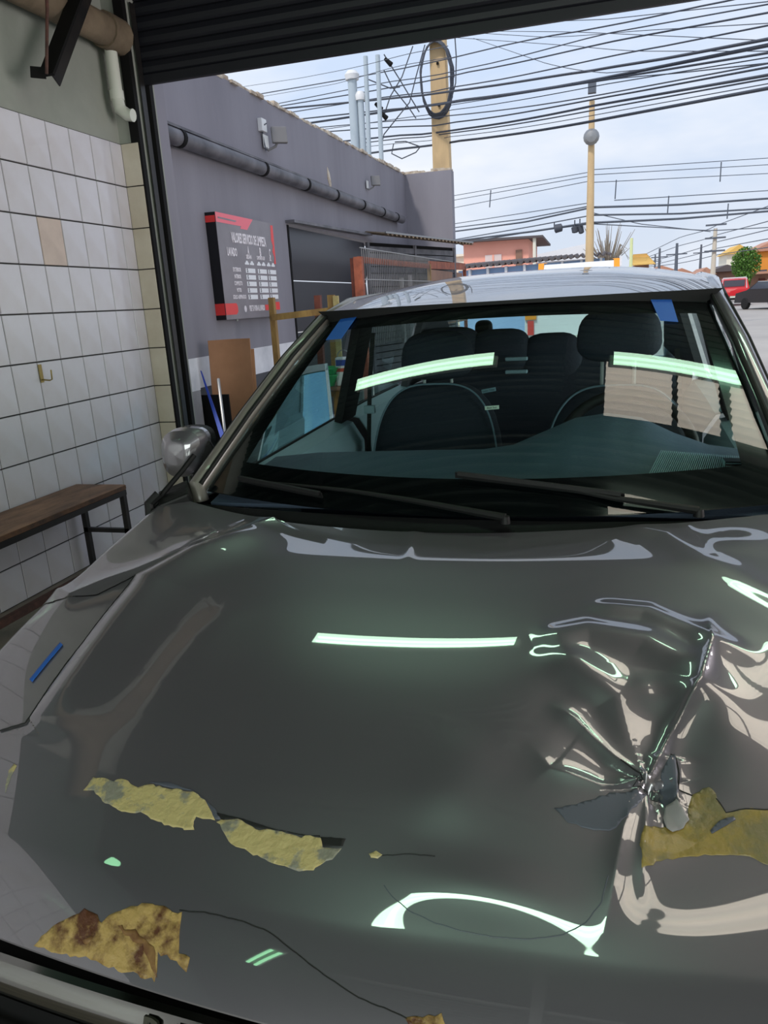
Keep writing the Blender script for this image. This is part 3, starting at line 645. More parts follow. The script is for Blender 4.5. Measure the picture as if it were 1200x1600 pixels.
# slack drops between the rods and the near pole
SLK = ['slack cable crossing diagonally left of the tall rods', 'long slack cable slanting from the shutter edge to the rods', 'short slack cable crossing between the rods', 'longest slack cable looping from near pole down to the coping', 'small slack cable leaving the round pipe cap', 'slack cable hanging straight down right of the near pole coil', 'drooping lower loop of slack cable left of near pole', 'upper strand of the drooping loop left of near pole']
for n_s, p in enumerate(([(600,110),(612,135),(640,170),(650,185)], [(645,72),(628,120),(610,150),(600,180)], [(600,85),(625,125),(640,150),(655,175)], [(664,70),(650,120),(640,160),(600,210),(595,232)], [(570,122),(590,130),(610,138),(625,136)], [(711,60),(713,90),(712,130),(704,160)], [(615,225),(612,240),(628,248),(650,238),(657,229)], [(617,222),(634,221),(656,229)])):
    q = sorted(p, key=lambda a: a[0]); 
    out = [at(a[0], a[1], 1, 14.5) for a in p]; o = MB().tube(out, .011, 5).obj('slack_cable', 'cable', None, org=out[1]); tag(o, SLK[n_s], 'cable', 'slack cables by the near pole')
for (px, py, wh) in ((606, 96, 'top one by the shutter'), (591, 166, 'upper of the low pair'), (599, 180, 'lower of the low pair')):
    c_ = at(px, py, 1, 14.4); t = tag(MB().tube([(-.05, 0, .05), (.06, 0, -.06)], [.03, .045], 8).obj('cable_clamp', 'steel_dark'), 'small dark clamp on the slack cables, '+wh, 'clamp', 'cable clamps near the thin rods'); t.location = c_
far = [([(708,306),(921,269)],.012),([(708,313),(921,275)],.012),([(708,325),(921,283)],.012),([(708,350),(921,317)],.014),([(708,356),(820,342),(921,322)],.02),([(708,362),(820,347),(921,325)],.03),
 ([(708,375),(830,354),(921,337)],.02),([(708,377),(830,362),(921,348)],.035),([(708,382),(830,362),(921,350)],.02),
 ([(928,265),(1260,243)],.012),([(928,273),(1260,254)],.012),([(928,285),(1260,268)],.012),([(960,313),(1260,294)],.014),([(928,324),(1060,320),(1260,306)],.035),([(928,336),(1060,334),(1260,322)],.03),([(928,348),(1060,342),(1260,325)],.035),([(928,350),(1040,356),(1120,360),(1260,352)],.016),([(928,333),(1000,350),(1110,362)],.014)]
nl_ = nr_ = 0
far.sort(key=lambda q: float(np.interp(921 if q[0][0][0] < 900 else 1200, [a[0] for a in q[0]], [a[1] for a in q[0]])))
for p, r_ in far:
    lf_ = p[0][0] < 900; nl_ += lf_; nr_ += not lf_
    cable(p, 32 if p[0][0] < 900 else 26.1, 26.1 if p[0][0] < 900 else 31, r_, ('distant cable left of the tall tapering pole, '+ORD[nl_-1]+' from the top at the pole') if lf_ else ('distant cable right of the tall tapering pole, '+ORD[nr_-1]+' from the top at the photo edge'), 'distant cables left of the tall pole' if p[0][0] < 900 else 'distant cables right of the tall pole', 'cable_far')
for n_s, p in enumerate(([(1003,405),(1058,385),(1120,367),(1260,330)], [(1003,412),(1058,398),(1120,378),(1260,345)], [(1003,418),(1058,405),(1120,388),(1260,362)], [(1003,400),(1060,372),(1120,352),(1260,300)], [(990,420),(1058,412),(1120,398),(1260,378)])):
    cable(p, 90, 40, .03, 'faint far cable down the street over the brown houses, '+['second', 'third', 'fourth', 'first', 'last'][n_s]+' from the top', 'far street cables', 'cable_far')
for (px, y0, y1, wh) in ((767, 297, 324, 'left of the tall pole'), (963, 281, 311, 'first right of the tall pole'), (1127, 253, 284, 'highest one at the right'), (1045, 306, 333, 'second right of the tall pole'), (1138, 318, 342, 'lowest one at the right')):
    a, b = at(px, y0, 1, 28), at(px-2, y1, 1, 28); tag(MB().tube([a, b], .02, 5).obj('wire_spacer', 'cable_far', None, org=a), 'small upright spacer joining distant wires, '+wh, 'spacer', 'wire spacers on the distant cables')
for (a, b, r_, lb) in (((866, 358), (879, 355), .14, 'grey splice canister lying along the distant cables'), ((898, 354), (899, 364), .12, 'dark splice canister hanging by the tall pole, left one'), ((906, 352), (909, 365), .10, 'dark tapering canister hanging by the tall pole, right one')):
    p, q = at(*a, 1, 26.6), at(*b, 1, 26.6); t = thing('splice_canister', lb, 'canister', tuple(p)); d_ = q-p
    MB().tube([(0, 0, 0), tuple(d_*.1), tuple(d_*.9), tuple(d_)], [r_*.6, r_, r_*.9, r_*.4], 10).obj('body', 'cable', t, smooth=True)
    MB().tube([(0, 0, 0), (0, 0, .2)], .02, 5).obj('hanger', 'cable', t)

# houses -------------------------------------------------------------------
def hb(px0, py0, px1, py1, Y): a = at(px0, py0, 1, Y); b = at(px1, py1, 1, Y); return a, b
a, b = hb(724, 380, 826, 430, 38)
ho = thing('house', 'salmon pink house with dark flat roof beyond the end wall', 'house', (a.x, 38, 0)); wd = b.x-a.x
MB().box((0, 0, 0), (wd, 6, a.z)).obj('wall', 'salmon', ho); MB().prism([(-.3, -.5, a.z), (wd+.7, -.5, a.z-.05), (wd+.7, -.5, a.z+.05), (-.3, -.5, a.z+.12)], (0, 7, 0)).obj('roof', 'roof_dark', ho)
a1, b1 = hb(758, 399, 784, 417, 38); wn = MB().box((a1.x-a.x, -.06, b1.z), (b1.x-a.x, .05, a1.z)).obj('window', 'curtain', ho); MB().box(((a1.x+b1.x)/2-a.x-.04, -.09, b1.z), ((a1.x+b1.x)/2-a.x+.04, -.06, a1.z)).obj('mullion', 'salmon', wn)
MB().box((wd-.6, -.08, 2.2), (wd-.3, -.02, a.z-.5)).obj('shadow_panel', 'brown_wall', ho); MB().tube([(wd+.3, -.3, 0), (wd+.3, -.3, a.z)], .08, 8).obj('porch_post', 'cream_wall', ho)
a, b = hb(704, 402, 724, 430, 44); o = thing('house', 'cream rendered house left of the salmon pink house', 'house', (a.x, 44, 0)); MB().box((-2, 0, 0), (b.x-a.x+.4, 5, a.z)).obj('wall', 'cream_wall', o); MB().box((-2.1, -.2, a.z), (b.x-a.x+.5, 5, a.z+.12)).obj('roof', 'cream_wall', o)
a = at(716, 418, 1, 27); b = at(945, 397, 1, 27)
bs = thing('shed', 'long pale blue shed with dark corrugated eaves behind the van', 'shed', (a.x, 27, 0)); wd = b.x-a.x
MB().prism([(0, 0, 0), (wd, 0, 0), (wd, 0, b.z-.12), (0, 0, a.z-.12)], (0, 5, 0)).obj('wall', 'blue_wall', bs)
MB().grid(lambda u, v: (-.2+(wd+.4)*u, -.5+5.6*v, a.z+(b.z-a.z)*u+.05*math.sin(u*2*PI*26)+.3*v), [i/208 for i in range(209)], [0, 1], thick=.04).obj('roof', 'roof_dark', bs, smooth=60)
for k in range(9): MB().box((.4+k*.62, -.35, a.z-.42+k*.62*(b.z-a.z)/wd), (.48+k*.62, -.02, a.z-.10+k*.62*(b.z-a.z)/wd)).obj('rafter_end', 'white_paint', bs)
a, b = hb(834, 399, 918, 430, 48); o = thing('warehouse', 'low white warehouse with sloping roof behind the blue shed', 'building', (a.x, 48, 0)); wd = b.x-a.x
MB().prism([(0, 0, 0), (wd, 0, 0), (wd, 0, a.z+.45), (wd*.3, 0, a.z+.15), (0, 0, a.z)], (0, 8, 0)).obj('wall', 'van_white', o); MB().box((-.1, -.15, a.z-.5), (wd+.1, 0, a.z-.42)).obj('fascia', 'grey_paint', o)
a, b = hb(992, 414, 1013, 440, 45); o = thing('house', 'small house with yellow roof beside the slim post', 'house', (a.x, 45, 0)); wd = b.x-a.x
MB().box((0, 0, 0), (wd, 5, a.z)).obj('wall', 'brown_wall', o); MB().prism([(-.3, -.6, a.z-.05), (wd+.3, -.6, a.z-.05), (wd, 2, a.z+.6), (0, 2, a.z+.6)], (0, .2, .05)).obj('roof', 'yellow_wall', o)
MB().box((wd*.2, -.05, a.z-1), (wd*.5, 0, a.z-.3)).obj('window', 'window_dark', o)
rows = [((1013,423),(1050,446),94,'brown_wall','tile_roof','low brown house in the far row, left end'),((1048,428),(1080,446),86,'cream_wall','tile_roof','low cream house in the far row beside the thin poles'),
        ((1078,434),(1094,446),78.4,'orange_wall','tile_roof','tiny orange house in the far row'),((1092,428),(1112,450),71,'brown_wall','tile_roof','brown house with red roof left of the grey pole'),
        ((1110,424),(1158,452),78,'brown_wall','roof_dark','long brown house behind the grey pole'),((1136,396),(1170,430),100,'cream_wall','yellow_wall','tall cream house with yellow gable behind the green tree'),
        ((1176,392),(1240,452),80,'orange_wall','tile_roof','tall orange house with gabled roof behind the green tree')]
for (p, q, Y, mw, mr, lb) in rows:
    a, b = hb(*p, *q, Y); wd = b.x-a.x; o = thing('house', lb, 'house', (a.x, Y, 0))
    MB().box((0, 0, 0), (wd, 6, a.z)).obj('wall', mw, o)
    gh = .9 if a.z > 4 else .5
    MB().prism([(-.3, -.4, a.z-.1), (wd+.3, -.4, a.z-.1), (wd*.5, -.4, a.z+gh)], (0, 6.8, 0)).obj('roof', mr, o)
    for k in range(2): MB().box((wd*(.18+.42*k), -.06, max(1.0, a.z*.35)), (wd*(.36+.42*k), .0, max(1.0, a.z*.35)+min(1.0, a.z*.3))).obj('window', 'window_dark', o)
    MB().box((wd*.42, -.07, 0), (wd*.52, 0, 2.0)).obj('door', 'roof_dark', o)
a, b = hb(1176, 428, 1290, 470, 72); o = thing('porch', 'low porch with brown door panels at the right edge of the street', 'porch', (a.x, 72, 0)); wd = b.x-a.x
MB().box((0, 0, 0), (wd, 4, a.z)).obj('wall', 'brown_wall', o); MB().box((-.5, -1.2, a.z-.05), (wd, 4, a.z+.15)).obj('roof', 'tile_roof', o); MB().box((.5, -.08, 0), (1.0, 0, a.z-.4)).obj('door_panel', 'timber_red', o); MB().box((1.15, -.08, .3), (2.4, 0, a.z-.5)).obj('window', 'curtain', o)
# trees
def tree(px, py, Y, r, label, m='leaf', bare=False):
    c_ = at(px, py, 1, Y); t = thing('tree', label, 'tree', (c_.x, Y, 0))
    mb = MB(); mb.tube([(0, 0, 0), (.05, 0, c_.z*.5), (0, 0, c_.z)], [.16, .12, .05], 8)
    for k in range(9):
        an = k*2.4; mb.tube([(0, 0, c_.z*.6), (math.cos(an)*r*.5, math.sin(an)*r*.5, c_.z+r*.1*(k % 3)), (math.cos(an)*r*.8, math.sin(an)*r*.8, c_.z+r*.35*(k % 4-1))], [.05, .03, .012], 5)
    mb.obj('trunk', 'bark', t)
    if not bare:
        v = []; f = []
        for k in range(2600):
            d = Vector((random.gauss(0, 1), random.gauss(0, 1), random.gauss(0, 1))).normalized()*(random.random()**.5)*r; d.z *= 1.15
            p = Vector((d.x, d.y, c_.z+d.z)); e1 = Vector((random.uniform(-1, 1), random.uniform(-1, 1), random.uniform(-1, 1))).normalized()*.11; e2 = e1.cross(Vector((random.random(), random.random(), 1))).normalized()*.06
            o_ = len(v); v += [tuple(p-e1), tuple(p+e2), tuple(p+e1), tuple(p-e2)]; f.append((o_, o_+1, o_+2, o_+3))
        me = MB(); me.v = v; me.f = f; stuff(me.obj('foliage', m, t))
    else:
        mb = MB()
        for k in range(90):
            an = random.random()*6.28; q = Vector((math.cos(an)*r*random.random(), math.sin(an)*r*random.random(), c_.z+random.uniform(-r*.4, r)))
            mb.tube([(q.x*.3, q.y*.3, c_.z-.4*r), tuple(q)], [.03, .01], 4)
        stuff(mb.obj('twigs', 'bark', t))
tree(1166, 411, 68, 1.15, 'small green tree in front of the orange house')
tree(1160, 438, 66, .6, 'low yellow green shrub under the small green tree')
tree(950, 392, 43, 1.4, 'bare leafless tree behind the tall tapering pole', bare=True)

# cars outside ----------------------------------------------------------------
def wheel(t, x, y, r, sgn, wdt=.2):
    wl_ = MB().lathe([(r*.62, -wdt/2), (r*.93, -wdt/2), (r, -wdt*.35), (r, wdt*.35), (r*.93, wdt/2), (r*.62, wdt/2)], 20, c=(x, y, r), axis='X').obj('tyre', 'tyre', t, smooth=True)
    MB().lathe([(.001, sgn*wdt*.42), (r*.2, sgn*wdt*.46), (r*.6, sgn*wdt*.40), (r*.66, sgn*wdt*.5), (r*.66, 0)], 20, c=(x, y, r), axis='X').obj('rim', 'rim', wl_, smooth=True)
def carbody(t, prof, hw, m, name='body', tum=.12, belt=.9):
    # prof: list of (y, z) side outline (closed); extruded with tumblehome
    mb = MB(); n = len(prof); vs = []
    st = (-1, -.93, .93, 1)
    for k in st:
        for (y, z) in prof:
            shr = 1 - max(0, z-belt)*tum/max(hw, .1)*1.6
            e_ = .04 if abs(k) == 1 else 0
            vs.append((k*hw*shr, y*(1)+(0), z-(e_ if z > belt else 0)))
    fs = [tuple(range(n)), tuple(range(3*n, 4*n))[::-1]]
    for s_ in range(3):
        for i in range(n): fs.append((s_*n+i, s_*n+(i+1) % n, (s_+1)*n+(i+1) % n, (s_+1)*n+i))
    mb.add(vs, fs); return mb.obj(name, m, t, smooth=35)
# white van directly behind
c_ = at(903, 440, 1, 12.9)
vn = thing('white_van', 'white van with orange straps on its roof parked behind the car', 'van', (c_.x, 12.9, 0))
carbody(vn, [(0, .35), (0, 1.15), (.12, 1.62), (.35, 1.86), (2.4, 1.93), (3.2, 1.80), (3.9, 1.2), (4.6, 1.0), (4.7, .35)], .86, 'van_white', belt=1.1, tum=.2)
MB().prism([(-.62, -.02, 1.20), (.62, -.02, 1.20), (.56, .10, 1.60), (-.56, .10, 1.60)], (0, .04, .0)).obj('rear_window', 'window_dark', vn)
MB().box((-.62, -.04, 1.66), (.62, .3, 1.70)).obj('roof_trim', 'grey_paint', vn)
for s_ in (-.60, .60):
    MB().grid(lambda u, v: (s_+.09*(u-.5), float(np.interp(v, [0, .4, 1], [.06, .34, 1.3])), float(np.interp(v, [0, .4, 1], [1.50, 1.885, 1.925]))), [0, 1], [0, .2, .4, .7, 1], thick=.01).obj('roof_strap', 'strap_orange', vn)
    MB().box((s_*1.25-.09, -.04, 1.0), (s_*1.25+.09, .02, 1.16)).obj('tail_lamp', 'strap_orange', vn); MB().box((s_*1.25-.05, -.03, .75), (s_*1.25+.05, .02, .98)).obj('tail_lamp', 'tail_lamp', vn)
MB().box((-.2, -.03, .6), (.2, 0, .72)).obj('number_plate', 'label_cream', vn); MB().box((-.82, -.1, .35), (.82, .0, .55)).obj('bumper', 'grey_paint', vn)
for s_ in (-.76, .76): wheel(vn, s_, .8, .31, 1 if s_ > 0 else -1); wheel(vn, s_, 3.7, .31, 1 if s_ > 0 else -1)
# red pickup
c_ = at(1146, 478, 2, 0); Yp = c_.y
pk = thing('red_pickup', 'bright red pickup truck driving away down the street', 'pickup', (c_.x, Yp, 0), math.radians(-8))
carbody(pk, [(0, .55), (0, 1.08), (1.5, 1.08), (1.6, 1.65), (2.0, 1.76), (3.1, 1.74), (3.6, 1.2), (4.9, 1.1), (5.1, .5)], .90, 'car_red', belt=1.1, tum=.14)
MB().box((-.80, -.03, .62), (.80, .0, 1.06)).obj('tailgate', 'car_red', pk, bevel=.02); MB().box((-.62, 1.46, 1.2), (.62, 1.53, 1.6)).obj('rear_window', 'window_dark', pk)
MB().box((-.88, -.14, .38), (.88, .02, .56)).obj('bumper', 'steel_dark', pk); MB().box((-.24, -.16, .50), (.24, -.13, .62)).obj('number_plate', 'label_cream', pk)
for s_ in (-.84, .84): MB().box((s_-.06, -.05, .70), (s_+.06, 0, 1.02)).obj('tail_lamp', 'tail_lamp', pk)
MB().tube([(-.75, 1.42, 1.08), (-.68, 1.42, 1.74), (.68, 1.42, 1.74), (.75, 1.42, 1.08)], .035, 8).obj('roll_bar', 'jug', pk)
for s_ in (-.80, .80): wheel(pk, s_, .95, .38, 1 if s_ > 0 else -1, .25); wheel(pk, s_, 4.1, .38, 1 if s_ > 0 else -1, .25)
# dark sedan
c_ = at(1250, 482, 2, 0)
ds = thing('dark_sedan', 'dark grey sedan at the right edge behind the red pickup', 'car', (c_.x, c_.y, 0), math.radians(22))
carbody(ds, [(0, .35), (0, .95), (.9, 1.03), (1.5, 1.40), (2.6, 1.44), (3.3, 1.0), (4.3, .85), (4.4, .35)], .84, 'car_dark', belt=1.0, tum=.2)
MB().prism([(-.6, .86, 1.06), (.6, .86, 1.06), (.5, 1.42, 1.36), (-.5, 1.42, 1.36)], (0, -.02, .03)).obj('rear_window', 'window_dark', ds)
for s_ in (-1, 1):
    MB().prism([(s_*.83, 1.2, 1.04), (s_*.76, 1.55, 1.34), (s_*.76, 2.5, 1.37), (s_*.83, 3.0, 1.04)], (s_*.015, 0, 0)).obj('side_window', 'window_dark', ds)
    MB().box((s_*.8-.08, -.02, .72), (s_*.8+.05, .06, .90)).obj('tail_lamp', 'tail_lamp', ds); wheel(ds, s_*.78, .8, .31, s_); wheel(ds, s_*.78, 3.4, .31, s_)
MB().box((-.24, -.03, .68), (.24, 0, .80)).obj('number_plate', 'label_cream', ds)
# silver car
c_ = at(1108, 462, 1, 66)
sc = thing('silver_car', 'pale silver car half hidden behind the damaged car roof and red pickup', 'car', (c_.x, 66, 0), math.radians(5))
carbody(sc, [(0, .35), (0, .95), (.7, 1.03), (1.2, 1.42), (2.8, 1.44), (3.4, 1.0), (4.3, .85), (4.4, .35)], .85, 'car_silver', belt=1.0, tum=.2)
MB().prism([(-.6, .66, 1.06), (.6, .66, 1.06), (.5, 1.12, 1.36), (-.5, 1.12, 1.36)], (0, -.02, .03)).obj('rear_window', 'window_dark', sc)
for s_ in (-1, 1): wheel(sc, s_*.78, .8, .31, s_); wheel(sc, s_*.78, 3.4, .31, s_); MB().box((s_*.8-.08, -.02, .72), (s_*.8+.05, .06, .90)).obj('tail_lamp', 'tail_lamp', sc)

# ================================================================= THE DAMAGED CAR
CA = math.radians(-2.0); CO = Vector((-.3255, 0, 0))
car = thing('damaged_car', 'grey sedan with dented hood and peeling paint standing in the garage opening', 'car', tuple(CO), CA)
RC = Matrix.Rotation(CA, 3, 'Z'); RCi = RC.inverted()
def W2L(p): return RCi @ (Vector(p)-CO)
def L2W(p): return RC @ Vector(p) + CO
def catl(px, py, ax, v):                         # sight line met with a plane of the car's own frame
    d = RCi @ ray(px, py); c = W2L(CAM); return c + d*((v-c[ax])/d[ax])
# --- hood height field in the car frame --------------------------------------------------
def smooth_table(xs, ys, w_):
    X = np.linspace(xs[0]-1, xs[-1]+1, 1200); Y = np.interp(X, xs, ys); k = int(w_/(X[1]-X[0])*3)+1
    K = np.exp(-.5*(np.arange(-k, k+1)*(X[1]-X[0])/w_)**2); K /= K.sum(); return X, np.convolve(np.pad(Y, k, 'edge'), K, 'valid')
REAR_S = [-.80, -.75, -.60, -.45, -.30, -.12, 0, .12, .25, .42, .56, .65, .80]
REAR_Z = [.950, .950, .932, .917, .913, .911, .913, .917, .925, .935, .946, .952, .955]
T_REAR = smooth_table(REAR_S, REAR_Z, .055)
T_SIDE = smooth_table([.4, .7, 1.05, 1.2, 1.3, 1.45, 1.6], [.10, .075, .052, .055, .042, .018, -.0], .06)
def interp(x, tab, _=0): return np.interp(x, *tab) if len(tab) == 2 and hasattr(tab[0], 'shape') else np.interp(x, tab, _)
def yfront(s): return .556 + .15*s*s + .9*np.maximum(0, np.abs(s)-.62)**1.5
def yrear(s): return 1.475 + .10*(s/.75)**2
def hbase(s, y):
    s = np.asarray(s, float); y = np.asarray(y, float)
    z = .915 - .15*(1.5-y) - .15*np.maximum(0, 1.2-y)**2 - .20*np.maximum(0, 1.0-y)**2 - .098*.010*np.log1p(np.exp((y-1.330)/.010)) + .16*np.maximum(0, y-1.330)**2
    z -= 1.5*np.maximum(0, .64+.15*s*s-y)**1.6
    A = interp(y, T_SIDE)
    A = np.where(s > 0, A*.8, A)
    z -= A*(np.abs(s)/.78)**2.6
    k = np.clip((y-.6)/.55, 0, 1); k = k*k*(3-2*k)
    z += k*(interp(s, T_REAR) - .905)
    z -= 3.5*np.maximum(0, np.abs(s)-.74)**1.5
    return z
def hp0(px, py, fn=hbase):                        # photograph sight line -> point of the hood skin
    c = W2L(CAM); d = RCi @ ray(px, py); T = np.linspace(.35, 2.4, 800)
    X, Y, Z = c.x+d.x*T, c.y+d.y*T, c.z+d.z*T; g = Z-fn(np.clip(X, -.80, .95), np.clip(Y, .3, 1.62))
    k = np.nonzero(g < 0)[0]
    if len(k) and k[0] > 0: i = k[0]; t = T[i-1]+(T[i]-T[i-1])*g[i-1]/(g[i-1]-g[i])
    else: t = T[int(np.argmin(np.abs(g)))]
    return (c.x+d.x*t, c.y+d.y*t)
def P2(*pts): return [hp0(*p) for p in pts]
def dist_poly(s, y, poly):                        # distance to polyline, signed side, param 0..1
    best = np.full(s.shape, 9.); side = np.zeros(s.shape); par = np.zeros(s.shape); L = [0]
    for a, b in zip(poly, poly[1:]): L.append(L[-1]+math.hypot(b[0]-a[0], b[1]-a[1]))
    for k, (a, b) in enumerate(zip(poly, poly[1:])):
        dx, dy = b[0]-a[0], b[1]-a[1]; l2 = dx*dx+dy*dy+1e-12
        t = np.clip(((s-a[0])*dx+(y-a[1])*dy)/l2, 0, 1); ex, ey = s-(a[0]+t*dx), y-(a[1]+t*dy)
        d = np.hypot(ex, ey); m_ = d < best; best = np.where(m_, d, best)
        side = np.where(m_, np.sign(dx*(y-a[1])-dy*(s-a[0])), side); par = np.where(m_, (L[k]+t*(L[k+1]-L[k]))/L[-1], par)
    return best, side, par
FE = []
def crease(pts, amp, wdt, sharp=True, taper=(.15, .15)): FE.append(('c', P2(*pts), amp, wdt, sharp, taper))
def step(pts, amp, wdt, reach): FE.append(('s', P2(*pts), amp, wdt, reach, (.15, .15)))
def dome(px, py, amp, ru, rv=None, rot=0): FE.append(('d', hp0(px, py), amp, ru, rv or ru, rot))
def cone(px, py, amp, r): FE.append(('k', hp0(px, py), amp, r, 0, 0))
crease([(60,945),(110,935),(165,912),(210,897),(300,860),(370,836),(435,812)], .012, .03, True, (.05,.02))
step([(430,815),(300,860),(212,903),(130,1003),(45,1122),(20,1150)], .016, .02, .09)
crease([(650,826),(642,850),(625,905)], .0022, .014, False, (.0,.8))
crease([(960,818),(1040,835),(1095,872),(1160,905),(1240,945)], .0048, .034, False, (.15,.0))
crease([(760,1130),(700,1230),(640,1310)], .004, .05, False, (.4,.4))
crease([(380,930),(300,1020),(230,1120),(170,1180)], .003, .05, False, (.3,.3))
cone(1012, 1216, -.030, .085)
dome(985, 1130, -.012, .10, .075)
crease([(1012,1216),(988,1150),(966,1085),(900,1040),(840,1005)], .010, .032, False, (.0,.25))
crease([(1012,1216),(1050,1140),(1095,1075),(1112,1010),(1105,950)], .014, .016, True, (.0,.35))
crease([(1012,1216),(960,1175),(900,1120),(850,1090)], .008, .020, True, (.0,.3))
crease([(1012,1216),(940,1222),(860,1200),(820,1150)], .008, .022, True, (.0,.5))
crease([(1000,1216),(975,1290),(955,1400),(935,1500)], .006, .014, True, (.0,.5))
crease([(1012,1216),(1010,1290),(1000,1420)], .006, .012, True, (.0,.5))
crease([(1050,1170),(1060,1250),(1075,1300)], .008, .012, True, (.1,.3))
crease([(830,1002),(920,985),(1010,1000),(1070,1035),(1105,1085),(1060,1075),(968,1085)], .007, .030, False, (.1,.1))
crease([(900,945),(1010,955),(1110,1000),(1200,1040)], .005, .022, False, (.2,.2))
dome(760, 1400, .006, .10, .035)
dome(1140, 1130, .008, .05, .07)
dome(1160, 850, .004, .06, .05)

def hz(s, y):
    s = np.asarray(s, float); y = np.asarray(y, float); sh_ = s.shape; s = s.reshape(-1); y = y.reshape(-1); z = hbase(s, y)
    for f in FE:
        if f[0] in 'cs':
            d, sd, t = dist_poly(s, y, f[1]); tp_ = np.clip(t/max(f[5][0], 1e-3), 0, 1)*np.clip((1-t)/max(f[5][1], 1e-3), 0, 1); tp_ = tp_*tp_*(3-2*tp_)
            if f[0] == 'c': z += f[2]*tp_*(np.exp(-d/f[3]) if f[4] else np.exp(-(d/f[3])**2))
            else: z += f[2]*tp_*np.where(sd > 0, 1, 0)*(1-np.exp(-(d/f[3])))*np.exp(-(d/f[4])**2)
        elif f[0] == 'd':
            c_, sn = math.cos(f[5]), math.sin(f[5]); dx, dy = s-f[1][0], y-f[1][1]; u = (dx*c_+dy*sn)/f[3]; v = (-dx*sn+dy*c_)/f[4]; z += f[2]*np.exp(-(u*u+v*v))
        else:
            r = np.hypot(s-f[1][0], y-f[1][1])/f[3]; z += f[2]*np.exp(-r*1.6)
    return z.reshape(sh_)
NU, NV = 560, 460
uu = np.linspace(-1, 1, NU); vv = np.linspace(0, 1, NV)
U, V = np.meshgrid(uu, vv, indexing='ij'); SS = U*.80; Y0 = yfront(SS); Y1 = yrear(SS); YY = Y0+(Y1-Y0)*V; ZZ = hz(SS, YY)
# part of the skin left of this line is the front wing
WING = P2((60, 1140), (45, 1122), (85, 1062), (130, 1003), (175, 945), (212, 903), (150, 930), (70, 948))
def inside(s, y, poly):
    c = np.zeros(s.shape, bool); n = len(poly)
    for i in range(n):
        (x1, y1), (x2, y2) = poly[i], poly[(i+1) % n]
        k = ((y1 > y) != (y2 > y)) & (s < (x2-x1)*(y-y1)/((y2-y1) if y2 != y1 else 1e-9)+x1); c ^= k
    return c
ow = P2((62, 1150), (45, 1122), (85, 1062), (130, 1003), (175, 945), (212, 903), (150, 932), (78, 944)); wing_poly = ow+[(-.85, ow[-1][1]), (-.85, ow[0][1]-.01)]
fs_, ys_ = (SS[:-1, :-1]+SS[1:, 1:])/2, (YY[:-1, :-1]+YY[1:, 1:])/2; WM = inside(fs_, ys_, wing_poly)
def skin(name, mask, lift=0):
    idx = np.arange(NU*NV).reshape(NU, NV); a = idx[:-1, :-1][mask]; b = idx[1:, :-1][mask]; c = idx[1:, 1:][mask]; d = idx[:-1, 1:][mask]
    F = np.stack([a, b, c, d], 1); used, inv = np.unique(F, return_inverse=True); F = inv.reshape(F.shape)
    co_ = np.stack([SS, YY, ZZ+lift], 2).reshape(-1, 3)[used]
    me = bpy.data.meshes.new(name); me.vertices.add(len(co_)); me.vertices.foreach_set('co', co_.ravel()); me.loops.add(F.size); me.loops.foreach_set('vertex_index', F.ravel())
    me.polygons.add(len(F)); me.polygons.foreach_set('loop_start', np.arange(0, F.size, 4)); me.polygons.foreach_set('loop_total', np.full(len(F), 4)); me.update(); me.validate(); me.shade_smooth()
    me.materials.append(MATS['car_paint']); o = bpy.data.objects.new(name, me); COL.objects.link(o); o.parent = car; return o
hood = lab(skin('hood', ~WM), 'dented dark grey hood with peeling clear coat')
wing = lab(skin('front_wing', WM, -.002), 'crumpled grey front wing')
# rolled edges of the hood
n_ = 80; fr_ = [(-.8+1.6*i/n_) for i in range(n_+1)]
def hz1(s, y): return float(hz(np.array([s]), np.array([y]))[0])
fz = hz(np.array(fr_), yfront(np.array(fr_))); rz_ = hz(np.array(fr_), yrear(np.array(fr_)))
MB().grid(lambda u, v: (fr_[int(u)], float(yfront(fr_[int(u)]))+.012*v, fz[int(u)]-.004*v), range(n_+1), [0, .5, 1], thick=.002).obj('front_lip', 'car_paint', hood, smooth=True)
MB().grid(lambda u, v: (fr_[int(u)], float(yrear(fr_[int(u)]))+.004*v, rz_[int(u)]-.014*v), range(n_+1), [0, .5, 1], thick=.002).obj('rear_lip', 'car_paint', hood, smooth=True)
